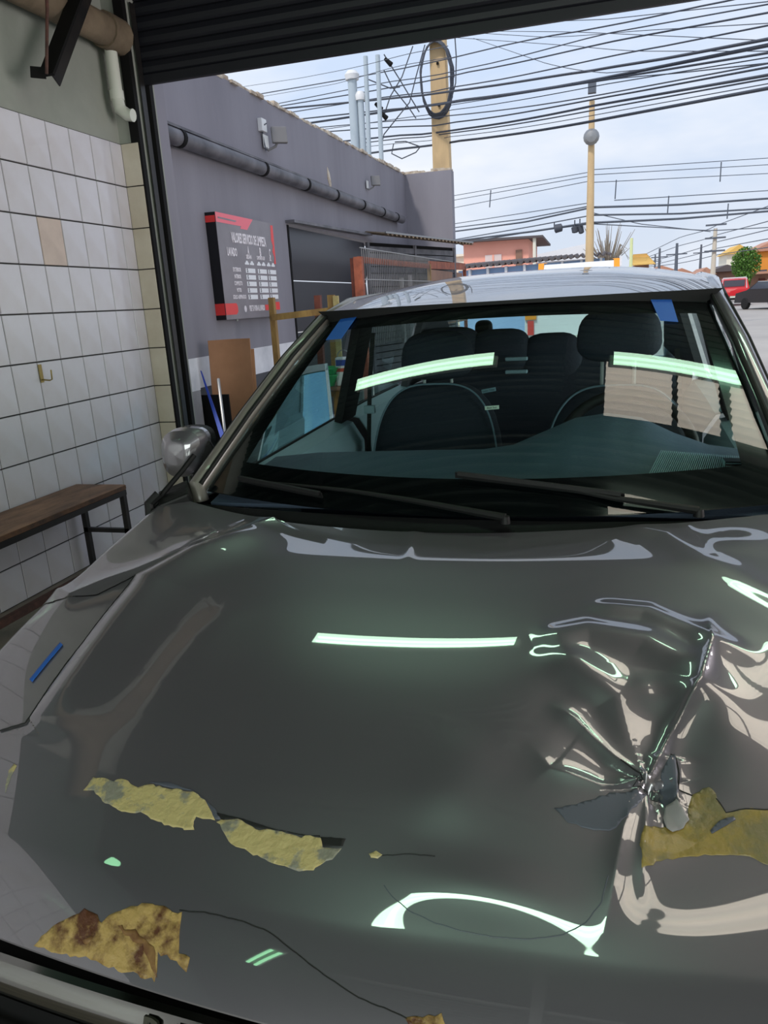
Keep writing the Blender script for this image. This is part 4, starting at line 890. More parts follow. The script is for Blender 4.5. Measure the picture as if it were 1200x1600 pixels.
# flaked patches: the outline follows the skin
def patch(name, m, pts, label, lift=.0008, wig=.0015, parent=hood, curl=0):
    q = P2(*pts); out = []
    for (a, b) in zip(q, q[1:]+q[:1]):
        k = max(2, int(math.hypot(b[0]-a[0], b[1]-a[1])/.006))
        for i in range(k): out.append(Vector((a[0]+(b[0]-a[0])*i/k+random.uniform(-wig, wig), a[1]+(b[1]-a[1])*i/k+random.uniform(-wig, wig))))
    x0, x1 = min(p.x for p in out), max(p.x for p in out); y0, y1 = min(p.y for p in out), max(p.y for p in out); n = len(out); stp = max(.004, (x1-x0)/45)
    poly = [(p.x, p.y) for p in out]; gx, gy = np.meshgrid(np.arange(x0, x1, stp), np.arange(y0, y1, stp)); gx = gx.ravel(); gy = gy.ravel(); ins = inside(gx, gy, poly)
    pts_ = out+[Vector((a, b)) for a, b in zip(gx[ins], gy[ins])]
    vco, _, fcs, *_r = delaunay_2d_cdt(pts_, [(i, (i+1) % n) for i in range(n)], [], 1, 1e-6)
    xs_ = np.array([p.x for p in vco]); ys2 = np.array([p.y for p in vco]); zs = hz(xs_, ys2)+lift
    if curl: zs = zs+curl*np.abs(np.sin(xs_*90+ys2*60))
    mb = MB(); mb.v = [tuple(map(float, p)) for p in zip(xs_, ys2, zs)]; mb.f = [tuple(f) for f in fcs]
    o = mb.obj(name, m, parent, smooth=60); md_ = o.modifiers.new('solid', 'SOLIDIFY'); md_.thickness = .0012; md_.offset = -1
    return lab(o, label)
def edge_line(name, m, pts, r, label=None, lift=.0008):
    q = P2(*pts); out = []
    for (a, b) in zip(q, q[1:]):
        k = max(2, int(math.hypot(b[0]-a[0], b[1]-a[1])/.006))
        for i in range(k): out.append((a[0]+(b[0]-a[0])*i/k+random.uniform(-.0004, .0004), a[1]+(b[1]-a[1])*i/k+random.uniform(-.0004, .0004)))
    out.append(q[-1]); z = hz(np.array([p[0] for p in out]), np.array([p[1] for p in out]))
    o = MB().tube([(p[0], p[1], float(zz)+lift*.3) for p, zz in zip(out, z)], r, 6).obj(name, m, hood, smooth=True)
    return lab(o, label) if label else o
patch('paint_flake_scar', 'primer', [(130,1236),(146,1214),(178,1220),(190,1217),(216,1230),(232,1226),(262,1232),(303,1238),(320,1252),(336,1282),(318,1280),(305,1276),(303,1298),(270,1293),(240,1282),(220,1269),(195,1270),(165,1256),(146,1236)], 'yellowish patch of bare primer, left upper')
patch('paint_flake_scar', 'primer', [(340,1284),(352,1282),(372,1281),(400,1296),(440,1300),(470,1308),(500,1308),(505,1326),(535,1326),(520,1344),(500,1350),(488,1362),(460,1360),(420,1348),(390,1332),(362,1318)], 'yellowish patch of bare primer, right upper')
patch('paint_lip', 'crack', [(337,1270),(380,1280),(430,1296),(480,1306),(540,1311),(536,1322),(505,1324),(500,1306),(470,1306),(440,1298),(400,1294),(372,1279),(345,1281)], 'dark torn edge of paint', .0006, .0004)
patch('paint_lip', 'underpaint', [(232,1222),(262,1222),(303,1236),(336,1264),(345,1281),(336,1280),(318,1252),(303,1236),(262,1230)], 'dark torn edge of paint', .0006, .0004)
patch('rust_patch', 'primer_rust', [(54,1478),(66,1462),(92,1442),(132,1421),(145,1428),(160,1442),(180,1424),(215,1414),(250,1416),(270,1424),(284,1428),(281,1450),(279,1490),(297,1500),(292,1518),(275,1500),(246,1490),(243,1533),(200,1520),(170,1512),(150,1502),(132,1497),(110,1495),(80,1490)], 'rusty patch of bare metal and primer by the grille')
patch('rust_streak', mat('rust_deep', lin(92, 52, 26), .6, var=lin(138, 104, 58), vscale=40), [(184,1448),(210,1456),(232,1472),(244,1492),(243,1528),(236,1500),(222,1478),(200,1466)], 'dark rust streak', .0012, .002)
patch('rust_streak', 'rust_deep', [(128,1472),(142,1462),(146,1466),(134,1477)], 'small rust spot', .0012, .0008)
patch('rust_patch', 'primer_rust', [(634,1592),(650,1587),(690,1587),(697,1600),(697,1610),(640,1610)], 'small rusty patch at the hood edge')
patch('paint_chip', 'primer', [(576,1335),(588,1331),(598,1337),(590,1343),(580,1341)], 'tiny yellow chip', .0008, .0004)
patch('scratch_chip', 'primer', [(8,1230),(14,1204),(22,1194),(26,1197),(18,1212),(8,1240)], 'narrow chip at the hood side', .0008, .0003)
patch('paint_flake_scar', 'primer_ochre', [(1000,1300),(1008,1288),(1040,1280),(1078,1274),(1075,1250),(1083,1232),(1100,1221),(1115,1224),(1120,1240),(1135,1264),(1165,1260),(1215,1264),(1230,1360),(1200,1352),(1180,1338),(1120,1330),(1070,1333),(1035,1340),(1003,1356)], 'ochre area of bare primer beside the dent')
patch('exposed_layer', 'underpaint', [(868,1262),(885,1258),(910,1250),(945,1235),(985,1226),(1012,1226),(1000,1245),(985,1262),(970,1282),(955,1294),(920,1290),(885,1280)], 'blue grey under layer where the paint tore')
patch('exposed_layer', 'underpaint', [(1035,1200),(1048,1172),(1056,1170),(1058,1200),(1062,1222),(1052,1246),(1040,1250),(1030,1228)], 'narrow grey under layer')
patch('paint_flake', 'chip_pale', [(1036,1268),(1042,1248),(1058,1244),(1066,1256),(1078,1276),(1068,1288),(1052,1295),(1042,1288)], 'pale loose flake of paint', .003, .0008, curl=.002)
patch('paint_flake', 'underpaint', [(1110,1292),(1125,1278),(1146,1272),(1150,1277),(1128,1288),(1112,1297)], 'small grey flake', .002, .0006)
edge_line('paint_crack', 'crack', [(280,1423),(320,1426),(372,1438),(420,1456),(450,1480),(490,1512),(530,1540),(560,1560),(600,1575),(636,1592)], .0007, 'long hairline crack in the paint')
edge_line('paint_crack', 'crack', [(596,1338),(640,1336),(680,1340)], .0006)
edge_line('paint_crack', 'underpaint', [(600,1385),(612,1402),(640,1425),(680,1444),(720,1456),(770,1466),(830,1470),(880,1462),(915,1444),(940,1410),(950,1370)], .0006, 'faint edge of a lifted paint blister')
edge_line('paint_crack', 'crack', [(1048,1170),(1056,1172),(1062,1200),(1060,1222),(1075,1228),(1083,1232)], .0009)
edge_line('paint_crack', 'crack', [(970,1182),(995,1205),(1006,1214),(990,1220),(1012,1222)], .0010)
edge_line('paint_crack', 'crack', [(1120,1240),(1135,1264),(1165,1260),(1215,1264)], .0010)
edge_line('paint_crack', 'crack', [(45,1122),(40,1130),(0,1142)], .0015)
edge_line('panel_gap', 'crack', [(212,903),(175,945),(130,1003),(85,1062),(45,1122)], .0010)

# --- nose: gap, chrome bar, grille, bumper -------------------------------------------------
def nose(name, m, off0, off1, z0, z1, thick=.006, sr=.66, parent=car, bulge=0):
    k = 48; ss = [-sr+2*sr*i/k for i in range(k+1)]
    return MB().grid(lambda u, v: (ss[int(u)], float(yfront(ss[int(u)]))+off0+(off1-off0)*v-bulge*math.sin(PI*v), z0+(z1-z0)*v-.035*(ss[int(u)]/.6)**2), range(k+1), [i/6 for i in range(7)], thick=thick).obj(name, m, parent, smooth=True)
NZ = hz1(0, float(yfront(0)))-.005
nose('hood_gap', 'rubber', -.006, .05, NZ-.045, NZ-.012)
bar_ = nose('chrome_bar', 'chrome', -.018, -.001, NZ-.054, NZ-.014, bulge=.006); lab(bar_, 'chrome grille bar with raised letters')
nose('bar_lip', 'chrome', -.004, .003, NZ-.015, NZ-.011, .003, parent=bar_)
grl = nose('grille', 'rubber', -.028, -.012, NZ-.22, NZ-.054); 
for k in range(5): nose('grille_slat', 'black_plastic', -.055, -.040, NZ-.090-.024*k, NZ-.083-.024*k, .008, .5, parent=grl)
nose('bumper', 'car_paint', -.08, -.055, .22, NZ-.22, .02, .78, bulge=.05)
for k, ch in enumerate('PEUGEOT'):
    s_ = W2L(at(248, 1592, 2, NZ-.035)).x+.042*k; yy = float(yfront(s_))-.0185
    dydx = .30*s_; M4 = frame4((s_, yy, NZ-.034-.035*(s_/.6)**2), (1, dydx, -.2*s_), (0, .42, .90)); text_obj('lettering', ch, .046, 'letter', M4, bar_, .002, 'CENTER', 1.0, .0005)
# --- windshield --------------------------------------------------------------------------
bl = W2L(at(288, 782, 2, .955)); br_ = W2L(at(1243, 795, 2, .955)); tl = catl(514, 498, 1, 2.29); tr_ = catl(1108, 470, 1, 2.29)
HB = (br_.x-bl.x)/2; CB = (br_.x+bl.x)/2; HT = (tr_.x-tl.x)/2; CT = (tr_.x+tl.x)/2; ZB, ZT = .955, 1.338
def ws(u, v, off=0):                              # u -1..1 across, v 0..1 up
    hw = HB+(HT-HB)*v; c = CB+(CT-CB)*v; x = c+u*hw
    y = 1.50+.115*u*u + (2.235-1.50+(.055-.115)*u*u)*v
    z = ZB-.015+.015*u*u + (ZT+.022-.022*u*u-(ZB-.015+.015*u*u))*v + .022*math.sin(PI*v)*(1-.3*u*u)
    n = Vector((.30*u*abs(u)**.6, -.50, .86)).normalized(); return Vector((x, y, z))+n*off
us = [-1+2*i/48 for i in range(49)]; vs_ = [i/20 for i in range(21)]
wsh = MB().grid(lambda u, v: ws(u, v), us, vs_).obj('windshield', G_WS, car, smooth=True); lab(wsh, 'tinted windshield glass')
def band(name, fn, m='frit', off=-.004, n=48, k=4): return MB().grid(fn, [i/n for i in range(n+1)], [i/k for i in range(k+1)]).obj(name, m, wsh, smooth=True)
band('black_border', lambda u, v: ws(-1+2*u, .0+(.125+.02*(2*u-1)**2)*v, -.004))
band('black_border', lambda u, v: ws(-1+2*u, 1-.085*v, -.004))
for sg_ in (-1, 1): band('black_border', lambda u, v: ws(sg_*(1-(.075+.03*(1-u))*v), u, -.004))
band('sun_band', lambda u, v: ws(-1+2*u, 1-.0*v-.001, -.004), 'rubber')
# cowl, wipers
MB().grid(lambda u, v: (CB+(2*u-1)*(HB+.04), float(yrear(CB+(2*u-1)*HB))+.012+(.035+.05*(1-(2*u-1)**2)*0)*v, .905+.02*v+.02*(2*u-1)**2*0-.015*(1-v)), [i/30 for i in range(31)], [0, .5, 1], thick=.006).obj('cowl', 'black_plastic', car, smooth=True)
def wsp(px, py, off=.012):                        # sight line -> windshield surface (u,v) by search
    c = W2L(CAM); d = RCi @ ray(px, py); best = (9, None)
    lo = (-1.05, 1.05, -.05, 1.05)
    for it in range(7):
        du_, dv_ = (lo[1]-lo[0])/10, (lo[3]-lo[2])/10
        for i in range(11):
            for j in range(11):
                u, v = lo[0]+i*du_, lo[2]+j*dv_; p = ws(u, v)-c; e_ = (p-d*p.dot(d)).length
                if e_ < best[0]: best = (e_, (u, v))
        u, v = best[1]; lo = (u-1.2*du_, u+1.2*du_, v-1.2*dv_, v+1.2*dv_)
    return best[1]
def wiper(pts_arm, pts_blade, label, hb=.010):
    A = [ws(*wsp(*p), o_) for p, o_ in pts_arm]; B = [ws(*wsp(*p), .008) for p in pts_blade]
    o = MB().tube(A, [.009, .006, .0045, .004][:len(A)], 8).obj('wiper_arm', 'black_plastic', car, smooth=True); lab(o, label)
    MB().bar(B[0], B[-1], .004, .014, up=(0, -.4, 1)).obj('wiper_blade', 'rubber', o); MB().bar(B[0].lerp(B[-1], .02)+Vector((0, -.006, .006)), B[0].lerp(B[-1], .98)+Vector((0, -.006, .006)), .010, .008).obj('blade_spine', 'black_plastic', o)
    MB().tube([A[0]+Vector((0, 0, -.012)), A[0]+Vector((0, 0, .003))], [.011, .009], 12).obj('wiper_pivot', 'black_plastic', o, smooth=True)
wiper([((790, 814), .010), ((640, 786), .010), ((545, 770), .008), ((380, 753), .006)], [(376, 752), (505, 778)], 'wiper on the passenger side')
wiper([((1090, 803), .010), ((960, 784), .010), ((850, 760), .008), ((725, 746), .006)], [(712, 746), (975, 780)], 'wiper on the driver side')
# hinge clutter at the left corner
hc = MB().box((-.03, -.05, -.02), (.05, .04, .015)).obj('hinge_cover', 'black_plastic', car, bevel=.006); hc.location = W2L(at(268, 778, 1, 1.60)); hc.rotation_euler = (.2, -.3, .5)
MB().tube([(-.05, -.02, .0), (-.01, .0, .022), (.05, .03, .045), (.09, .06, .06)], .007, 8).obj('seal_strip', 'rubber', hc)
MB().tube([(-.06, -.05, -.01), (-.05, -.03, .02), (-.02, -.02, .03)], .012, 8).obj('torn_clip', 'black_plastic', hc)
# --- pillars and roof ------------------------------------------------------------------------
def rail(s_, v0=0):                               # centre line of pillar + roof rail + rear pillar
    e = ws(s_, 0); f_ = ws(s_, .35); g_ = ws(s_, .7); h_ = ws(s_, 1)
    return [e+Vector((s_*.028, .01, -.03)), e+Vector((s_*.030, .01, .004)), f_+Vector((s_*.026, .004, .004)), g_+Vector((s_*.026, .0, .004)), h_+Vector((s_*.022, .01, .006)),
            Vector((CT+s_*(HT+.035), 2.6, 1.385)), Vector((CT+s_*(HT+.04), 3.0, 1.40)), Vector((CT+s_*(HT+.03), 3.5, 1.375)), Vector((CT+s_*(HT+.01), 3.85, 1.31)), Vector((CT+s_*(HT+.03), 4.25, 1.08)), Vector((CT+s_*(HT+.06), 4.45, .98))]
mat('pillar_grey_lit', lin(122, 117, 112), .42, metal=.2, coat=.4)  # left pillar: car paint's reflected light put into a warmer, flatter grey
for s_ in (-1, 1):
    R_ = rail(s_)
    o = MB().tube(R_, [.024, .024, .022, .021, .020, .026, .028, .028, .03, .045, .05], 14).obj('side_pillar', 'pillar_grey_lit' if s_ < 0 else 'car_paint', car, smooth=True)
    MB().tube([p+Vector((-s_*.016, -.010, .012)) for p in R_[1:5]], .006, 8).obj('trim_strip', 'rubber', o)
    MB().tube([p+Vector((s_*.020, .0, .008)) for p in R_[1:6]], .005, 8).obj('trim_strip', 'rubber', o)
def roof(u, v):
    y = 2.235+(3.86-2.235)*v; y += (.055*u*u)*(1-v); 
    z0 = ZT+.024+.004; zc = z0+(1.475-z0)*math.sin(min(1, v/.55)*PI/2) if v < .55 else 1.475-(v-.55)**2/.2025*.095
    ze = interp(y, [2.2, 2.6, 3.0, 3.5, 3.9], [ZT+.010, 1.400, 1.412, 1.39, 1.32]); hw = interp(y, [2.2, 2.6, 3.0, 3.5, 3.9], [HT+.02, HT+.045, HT+.05, HT+.04, HT+.015])
    return Vector((CT+u*hw, y, zc+(float(ze)-zc)*abs(u)**3.2))
rf = MB().grid(roof, [-1+2*i/40 for i in range(41)], [i/30 for i in range(31)], thick=.004).obj('roof', 'car_paint', car, smooth=True); lab(rf, 'roof panel reflecting the sky')
MB().grid(lambda u, v: roof(u*.97, v)+Vector((0, .0, -.030)), [-1+2*i/20 for i in range(21)], [i/12 for i in range(13)], thick=.004).obj('headliner', 'headliner', rf, smooth=True)
MB().grid(lambda u, v: ws(u, 1, 0)*(1-v)+roof(u, 0)*v+Vector((0, -.004, .004)), us, [-.35, 0, .5, 1.0, 1.3], thick=.004).obj('roof_seal', 'rubber', rf, smooth=True)
# folded tape or leaf litter on the roof
p_ = catl(735, 452, 1, 3.3)
# rear glass
def rg(u, v): return Vector((CT+u*(HT-.01+.06*v), 3.87+.50*v-.06*(1-u*u)*0, 1.365-.045*u*u-.33*v+.02*math.sin(PI*v)))
rgl = MB().grid(rg, [-1+i/8 for i in range(17)], [i/8 for i in range(9)]).obj('rear_window', G_SIDE, car, smooth=True)
# body sides
def belt(y): return float(np.interp(y, [1.3, 1.78, 2.33, 3.0, 3.9, 4.6], [.925, .93, .955, .985, 1.0, .96]))
def bside(s_, y0, y1, name, m='car_paint', n=14):
    def fn(u, v):
        y = y0+(y1-y0)*u; zb = belt(y); z = [zb, zb-.02, zb-.06, .80, .62, .45, .30, .22][int(v)]; hw = [.70, .745, .775, .815, .830, .832, .80, .76][int(v)]; hw -= .05*max(0, (y-3.6))**2
        return (s_*hw+.0, y, z)
    return MB().grid(fn, [i/n for i in range(n+1)], range(8), thick=.006).obj(name, m, car, smooth=True)
for s_ in (-1, 1):
    for (y0, y1, nm) in ((1.66, 2.72, 'front_door'), (2.725, 3.62, 'rear_door'), (3.625, 4.55, 'rear_quarter')):
        o = bside(s_, y0, y1, nm)
        if nm != 'rear_quarter': MB().bar((s_*.845, y1-.20, .84), (s_*.845, y1-.06, .845), .02, .025).obj('door_handle', 'car_paint', o, bevel=.004)
    # outer wing below the hood
    def wf(u, v):
        y = .74+(1.66-.74)*u; zt = hz1(s_*.80, min(max(y, float(yfront(.8))), float(yrear(.8)))) if y < 1.57 else belt(y); hw = [.80, .815, .828, .832, .83, .825][int(v)]; z = [zt-.012, zt-.05, .72, .68, .66, .6][int(v)]
        if v == 5: z = .29+math.sqrt(max(0, .34**2-(y-1.22)**2)) if abs(y-1.22) < .34 else .26; hw = .825
        return (s_*hw, y, min(z, zt-.008-.012*v))
    MB().grid(wf, [i/40 for i in range(41)], range(6), thick=.005).obj('wing_side', 'car_paint', car, smooth=True)
    for (yc) in (1.22, 3.72):
        r = .29; x = s_*.74
        wl_ = MB().lathe([(r*.64, -.09), (r*.93, -.095), (r, -.07), (r, .07), (r*.93, .095), (r*.64, .09)], 28, c=(x, yc, r), axis='X').obj('tyre', 'tyre', car, smooth=True)
        MB().lathe([(.001, s_*.06), (r*.25, s_*.07), (r*.6, s_*.05), (r*.66, s_*.09), (r*.66, 0)], 28, c=(x, yc, r), axis='X').obj('rim', 'rim', wl_, smooth=True)
MB().grid(lambda u, v: (-.72+1.44*u, [4.36, 4.50, 4.57, 4.58, 4.52][int(v)], [1.03, 1.02, .92, .55, .3][int(v)]-.03*(2*u-1)**2), [i/12 for i in range(13)], range(5), thick=.006).obj('boot_lid', 'car_paint', car, smooth=True)
MB().box((-.74, 1.3, .16), (.74, 4.5, .30)).obj('floor_pan', 'rubber', car)
MB().box((-.72, 1.56, .30), (.72, 1.60, .86)).obj('firewall', 'rubber', car)
# --- side glass, B pillars, sills -------------------------------------------------------------
for s_ in (-1, 1):
    R_ = rail(s_); top = lambda y: next((R_[i].lerp(R_[i+1], (y-R_[i].y)/(R_[i+1].y-R_[i].y)) for i in range(1, len(R_)-1) if R_[i].y <= y <= R_[i+1].y), R_[-2])
    def sg2(y0, y1):
        def fn(u, v):
            y = y0+(y1-y0)*u; t_ = top(y); b_ = Vector((s_*.71, y, belt(y))); return b_.lerp(t_, v)
        return fn
    for (y0, y1) in ((1.70, 2.62), (2.74, 3.55)): lab(MB().grid(sg2(y0, y1), [i/10 for i in range(11)], [i/5 for i in range(6)]).obj('side_window', G_SIDE, car, smooth=True), 'front side glass' if y0 < 2 else 'rear side glass')
    MB().grid(lambda u, v: Vector(sg2(2.60, 2.76)(u, v))+Vector((-s_*.02, 0, 0)), [0, .5, 1], [i/5 for i in range(6)], thick=.03*s_).obj('door_pillar', 'rubber', car)
    MB().grid(lambda u, v: Vector(sg2(3.52, 4.2)(u, v*(1)))+Vector((-s_*.02, 0, 0)), [i/6 for i in range(7)], [i/5 for i in range(6)], thick=.03*s_).obj('rear_pillar', 'headliner', car)
    # window sill and inner door trim
    for (y0, y1) in ((1.72, 2.66), (2.74, 3.6)):
        d_ = MB().grid(lambda u, v: (s_*[.70, .64, .60, .60][int(v)], y0+(y1-y0)*u, belt(y0+(y1-y0)*u)+[.0, -.015, -.08, -.55][int(v)]), [i/10 for i in range(11)], range(4), thick=.004).obj('door_trim', 'sill_trim', car, smooth=True)
    MB().tube([Vector((s_*.705, 1.72+.1*i, belt(1.72+.1*i)+.004)) for i in range(19)], .006, 6).obj('window_seal', 'rubber', car)
    # quarter cover at the mirror corner
    c_ = MB().prism([(s_*.69, 1.66, .935), (s_*.69, 1.86, .94), (s_*.655, 1.84, 1.08)], (-s_*.01, 0, 0)).obj('mirror_corner_cover', 'sill_trim', car)
# --- door mirrors -------------------------------------------------------------------------------
def mirror(cen, s_, label):
    o = bpy.data.objects.new('door_mirror', None); COL.objects.link(o); o.parent = car; o.location = cen; lab(o, label)
    prof = [(-.055, .010), (-.052, .55), (-.030, .93), (.0, 1.0), (.022, .99)]
    def fn(u, v):
        a = 2*PI*u; k = v*(len(prof)-1); i = min(int(k), len(prof)-2); f = k-i; y = prof[i][0]+(prof[i+1][0]-prof[i][0])*f; r = prof[i][1]+(prof[i+1][1]-prof[i][1])*f
        cx, sz = math.cos(a), math.sin(a); sgn = lambda q: (1 if q > 0 else -1)*abs(q)**.72
        xx = sgn(cx)*.062*r; zz = sgn(sz)*.068*r; xx *= (1+.16*(zz/.068)); return (xx-.012*s_*(zz/.068), y, zz)
    MB().grid(fn, [i/32 for i in range(33)], [i/12 for i in range(13)]).obj('housing', 'car_paint', o, smooth=True)
    MB().grid(lambda u, v: (Vector(fn(u, 1))*(1-.0*v)+Vector((0, .026*v, 0))), [i/32 for i in range(33)], [0, 1]).obj('housing_rear', 'black_plastic', o, smooth=True)
    MB().prism([tuple(Vector(fn(i/32, 1))*.92+Vector((0, .02, 0))) for i in range(32)], (0, .004, 0)).obj('mirror_glass', 'chrome', o)
    MB().bar((-s_*.02, .01, -.055), (-s_*.075, .02, -.10), .045, .03).obj('foot', 'black_plastic', o, bevel=.006)
    MB().bar((-s_*.05, .0, .02), (-s_*.085, .03, -.08), .03, .05).obj('foot', 'rubber', o, bevel=.006)
mc = W2L(at(291, 706, 1, 1.78)); mirror(tuple(mc), -1, 'grey door mirror by the tiled wall'); mirror((-mc.x+.02, mc.y, mc.z), 1, 'driver side door mirror')
# --- cabin ---------------------------------------------------------------------------------------
dsp = [(-.64, .965), (-.5, .978), (-.2, .985), (-.02, .988), (.06, 1.0), (.14, 1.035), (.22, 1.07), (.30, 1.082), (.38, 1.07), (.46, 1.03), (.54, 1.0), (.64, .985)]
def dash(u, v):
    s_ = -.64+1.28*u; zt = float(np.interp(s_, [p[0] for p in dsp], [p[1] for p in dsp]))
    k = [(1.59, .930), (1.66, .945), (1.80, .955+(zt-.965)*.55), (1.92, zt-.006), (1.98, zt), (2.03, zt-.012), (2.05, zt-.10), (2.02, .62)][int(v)]
    return (s_, k[0], k[1])
dsh = MB().grid(dash, [i/64 for i in range(65)], range(8), thick=.01).obj('dashboard', 'dash', car, smooth=60)
# ribbed grille and vent on the dashboard at the driver corner
vg = MB()
def dpt(px, py, lift=.013):
    c = W2L(CAM); d = RCi @ ray(px, py); t = 1.5
    while t < 2.6:
        p = c+d*t; zt = float(np.interp(p.x, [q[0] for q in dsp], [q[1] for q in dsp])); zz = float(np.interp(p.y, [1.59, 1.66, 1.80, 1.92, 1.98], [.930, .945, .955+(zt-.965)*.55, zt-.006, zt]))
        if p.z < zz+lift: return p
        t += .002
    return catl(px, py, 1, 1.9)
c0_, c1_, d0_, d1_ = dpt(1012, 745), dpt(1160, 752), dpt(1032, 706), dpt(1164, 716)
n = 44
for k in range(n):
    a = c0_.lerp(c1_, (k+.2)/n); b = d0_.lerp(d1_, (k+.2)/n); a2 = c0_.lerp(c1_, (k+.62)/n); b2 = d0_.lerp(d1_, (k+.62)/n)
    f = lambda p, z: Vector((p.x, p.y, p.z+z)); za = .004; zb2 = .004
    vg.add([f(a, za), f(a2, za), f(b2, zb2), f(b, zb2), f(a, za-.006), f(a2, za-.006), f(b2, zb2-.006), f(b, zb2-.006)], [(0,1,2,3),(0,4,5,1),(1,5,6,2),(2,6,7,3),(3,7,4,0)])
vgo = stuff(vg.obj('defrost_ribs', 'sill_trim', dsh)); lab(vgo, 'fine ribs of the dashboard grille')
MB().add([Vector((p.x, p.y, p.z-.001)) for p in (c0_, c1_, d1_, d0_)], [(0,1,2,3)]).obj('grille_base', 'rubber', dsh)
vp = dpt(1150, 727, .012)
vt = MB().box((-.03, -.02, -.015), (.03, .02, .012)).obj('air_vent', 'sill_trim', dsh, bevel=.004); vt.location = vp
MB().box((-.025, -.022, -.010), (.025, .018, .013)).obj('vent_opening', 'rubber', vt)
for z in (-.006, .001, .008): MB().box((-.024, -.024, z), (.024, -.018, z+.002)).obj('vent_blade', 'sill_trim', vt)
# steering wheel
swc = Vector((.345, 2.14, .93)); sw = bpy.data.objects.new('steering_wheel', None); COL.objects.link(sw); sw.parent = car; sw.location = swc; sw.rotation_euler = (math.radians(66), 0, 0)
MB().tube([(.185*math.cos(2*PI*i/40), .185*math.sin(2*PI*i/40), 0) for i in range(41)], .015, 10, cap=False).obj('rim', 'rubber', sw, smooth=True)
MB().lathe([(.07, -.03), (.075, .0), (.05, .025), (.001, .03)], 20).obj('hub', 'dash_dark', sw, smooth=True)
for a in (0, PI, -PI/2): MB().bar((.06*math.cos(a), .06*math.sin(a), 0), (.18*math.cos(a), .18*math.sin(a), 0), .035, .012).obj('spoke', 'dash_dark', sw)
# seats
def blob(c, sx_, sy_, sz_, p=2.6, n=20, tilt=0, taper=0):
    def fn(u, v):
        a = 2*PI*u; b = -PI/2+PI*v; sg3 = lambda q, e: (1 if q > 0 else -1)*abs(q)**e; e1 = 2/p
        x = sg3(math.cos(b), e1)*sg3(math.cos(a), e1)*sx_; y = sg3(math.cos(b), e1)*sg3(math.sin(a), e1)*sy_; z = sg3(math.sin(b), e1)*sz_
        x *= 1-taper*z/sz_; return (c[0]+x, c[1]+y+tilt*z, c[2]+z)
    return MB().grid(fn, [i/n/1.0 for i in range(n+1)], [i/14 for i in range(15)])
def seat(x, y, label, ztop=1.11, hr=1.28):
    o = bpy.data.objects.new('front_seat', None); COL.objects.link(o); o.parent = car; o.location = (x, y, 0); lab(o, label)
    blob((0, 0, (ztop+.5)/2), .245, .065, (ztop-.5)/2, 3.2, 28, .22, .14).obj('backrest', 'fabric', o, smooth=True)
    blob((0, -.22, .50), .25, .27, .07, 3).obj('cushion', 'fabric', o, smooth=True)
    blob((0, .07, hr-.07), .13, .05, .085, 3.0, 24, .1, .08).obj('headrest', 'fabric', o, smooth=True)
    for dx in (-.05, .05): MB().tube([(dx, .06, ztop-.06), (dx, .07, hr-.06)], .006, 8).obj('headrest_post', 'wire', o)
    hh = (ztop-.5)/2; zc_ = (ztop+.5)/2
    pts = []
    for i in range(33):
        b = PI*i/32; q = lambda w_, e: (1 if w_ > 0 else -1)*abs(w_)**e; z = q(math.sin(b), 2/3.2)*hh; xx = q(math.cos(b), 2/3.2)*.232*(1-.14*z/hh); pts.append((xx, -.052+.22*z, zc_+z))
    MB().tube(pts, .0035, 6).obj('piping', 'fabric_light', o, smooth=True)
px_ = catl(682, 600, 1, 2.62); seat(px_.x, 2.58, 'passenger seat', 1.10, 1.265)
dx_ = catl(965, 600, 1, 2.55); seat(dx_.x, 2.50, 'driver seat', 1.09, 1.315)
# rear bench, head restraints, shelf
rb = blob((CT, 3.55, .82), .60, .10, .30, 4, 36, .2).obj('rear_bench_back', 'fabric', car, smooth=True)
blob((CT, 3.25, .5), .60, .3, .08, 4).obj('rear_cushion', 'fabric', car, smooth=True)
for (px, py, hw_, hh_) in ((700, 545, .16, .10), (782, 548, .14, .10), (862, 565, .14, .13)):
    c_ = catl(px, py, 1, 3.55); blob((c_.x, 3.55, c_.z), hw_, .05, hh_, 3.4, 28, .1, .06).obj('rear_headrest', 'fabric', car, smooth=True)
c_ = catl(756, 514, 1, 3.9); blob(tuple(c_), .045, .03, .045, 3).obj('brake_lamp', 'rubber', car, smooth=True)
MB().tube([c_+Vector((0, 0, -.03)), c_+Vector((0, 0, -.15))], .035, 8).obj('lamp_foot', 'rubber', car)
MB().box((CT-.62, 3.66, 1.005), (CT+.62, 4.36, 1.03)).obj('parcel_shelf', 'sill_trim', car)
for py in (560, 580):
    c_ = catl(808, py, 1, 3.5); MB().box((c_.x-.05, 3.46, c_.z-.008), (c_.x+.05, 3.49, c_.z+.008)).obj('seat_highlight_trim', 'sill_trim', car, bevel=.004)
# seat belts
for (pts) in (((583, 520), (578, 600), (576, 720)), ((1058, 545), (1062, 620), (1060, 690))):
    q = [catl(*p, 1, 2.62) for p in pts]; b_ = MB().grid(lambda u, v: q[int(v)]+Vector((-.008+.016*u, 0, 0)), [0, 1], range(3), thick=.003).obj('seat_belt', 'rubber', car)
    MB().box((-.02, -.01, -.015), (.02, .01, .015)).obj('belt_buckle', 'sill_trim', b_, bevel=.003).location = q[1]+Vector((0, -.02, -.09))
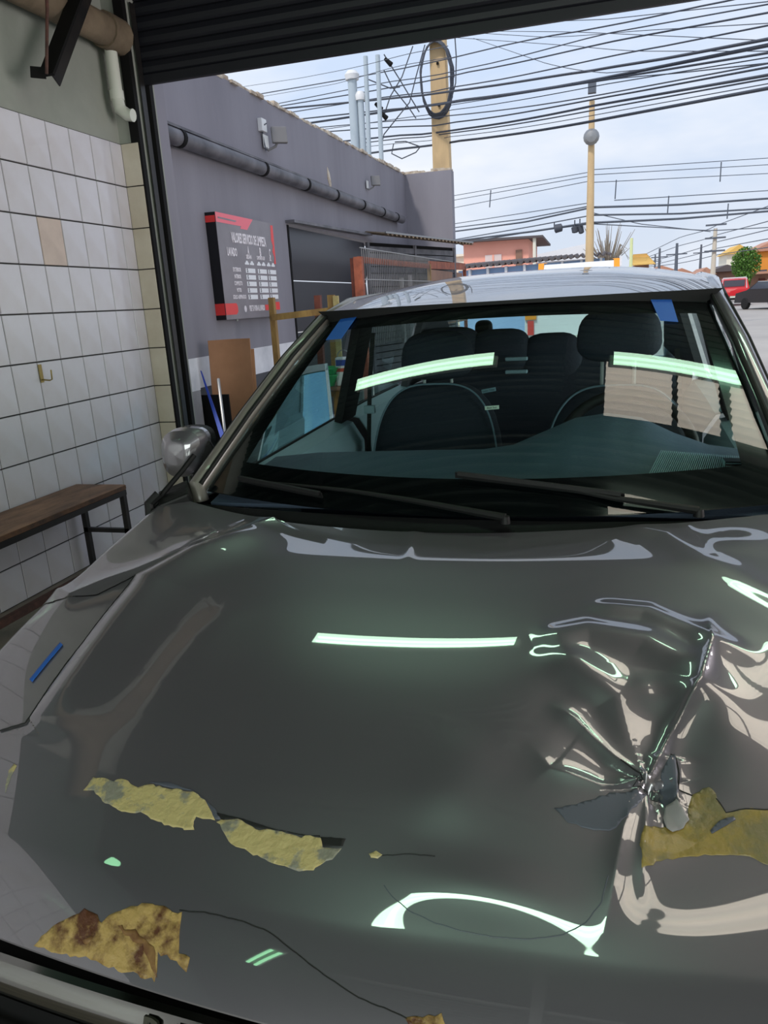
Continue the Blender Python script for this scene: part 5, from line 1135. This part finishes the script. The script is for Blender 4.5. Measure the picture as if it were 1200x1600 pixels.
# service labels hung from the glass
for (p, tx, ang_, md2) in (((763, 610), 'Latin Tour', .16, 'fabric_light'), ((768, 637), 'Best Sun', .06, 'label_cream')):
    c_ = catl(*p, 1, 2.2); M4 = Matrix.Translation(c_) @ Matrix.Rotation(-ang_, 4, 'Y')
    t_ = MB().box((-.020, 0, -.0055), (.022, .002, .0055)).obj('hanging_label', md2, car); t_.matrix_local = M4
    tx_ = text_obj('lettering', tx, .0085, 'rubber', frame4((.001, -.001, 0), (1, 0, 0), (0, 0, 1)), t_, .0003, 'CENTER')
# blue masking tape
def tape(pts, label, on='ws'):
    if on == 'ws':
        q = [wsp(*p) for p in pts]
        o = MB().grid(lambda u, v: ws(*(tuple(((q[0][i]*(1-u)+q[1][i]*u)*(1-v)+(q[3][i]*(1-u)+q[2][i]*u)*v) for i in (0, 1))), .0035), [i/6 for i in range(7)], [i/8 for i in range(9)], thick=.0008).obj('masking_tape', 'tape_blue', car, smooth=True)
    else: o = patch('masking_tape', 'tape_blue', pts, label, .001, .0002)
    return lab(o, label)
tape([(534, 499), (558, 497), (534, 531), (510, 533)], 'blue masking tape at the upper left corner of the glass')
tape([(1012, 461), (1046, 462), (1059, 505), (1031, 503)], 'blue masking tape at the upper right corner of the glass')
tape([(46, 1062), (50, 1066), (98, 1008), (94, 1004)], 'short strip of blue tape on the wing', 'hood')

# ================================================================= CEILING LAMPS
def batten(cx, cy, L, label, z=CZ-.24, ang=0, rods=2):
    t = thing('fluorescent_batten', label, 'lamp', (cx, cy, z), ang)
    MB().box((-L/2, -.06, .02), (L/2, .06, .07)).obj('housing', 'lamp_housing', t, bevel=.005)
    for k in range(rods): MB().tube([(-L/2+.03, -.03+.06*k, 0), (L/2-.03, -.03+.06*k, 0)], .014, 10).obj('tube', 'tube_on', t, smooth=True)
batten(-1.08, 3.05, 1.12, 'twin tube fluorescent batten over the car, nearer the tiled wall')
batten(.88, 3.05, 1.25, 'twin tube fluorescent batten over the car, farther from the tiled wall')
batten(-.32, .30, 1.2, 'twin tube fluorescent batten above the photographer')
batten(-1.75, -1.46, .6, 'short twin tube batten towards the back of the garage', ang=1.0)
t = thing('pendant_bulb', 'single bulb hanging by the tiled wall', 'lamp', (-2.38, .54, 3.02))
MB().lathe([(.001, -.06), (.03, -.05), (.045, -.01), (.03, .04), (.018, .07)], 14).obj('bulb', 'tube_on', t, smooth=True)
MB().tube([(0, 0, .06), (0, 0, .36)], .012, 8).obj('flex', 'steel_dark', t)
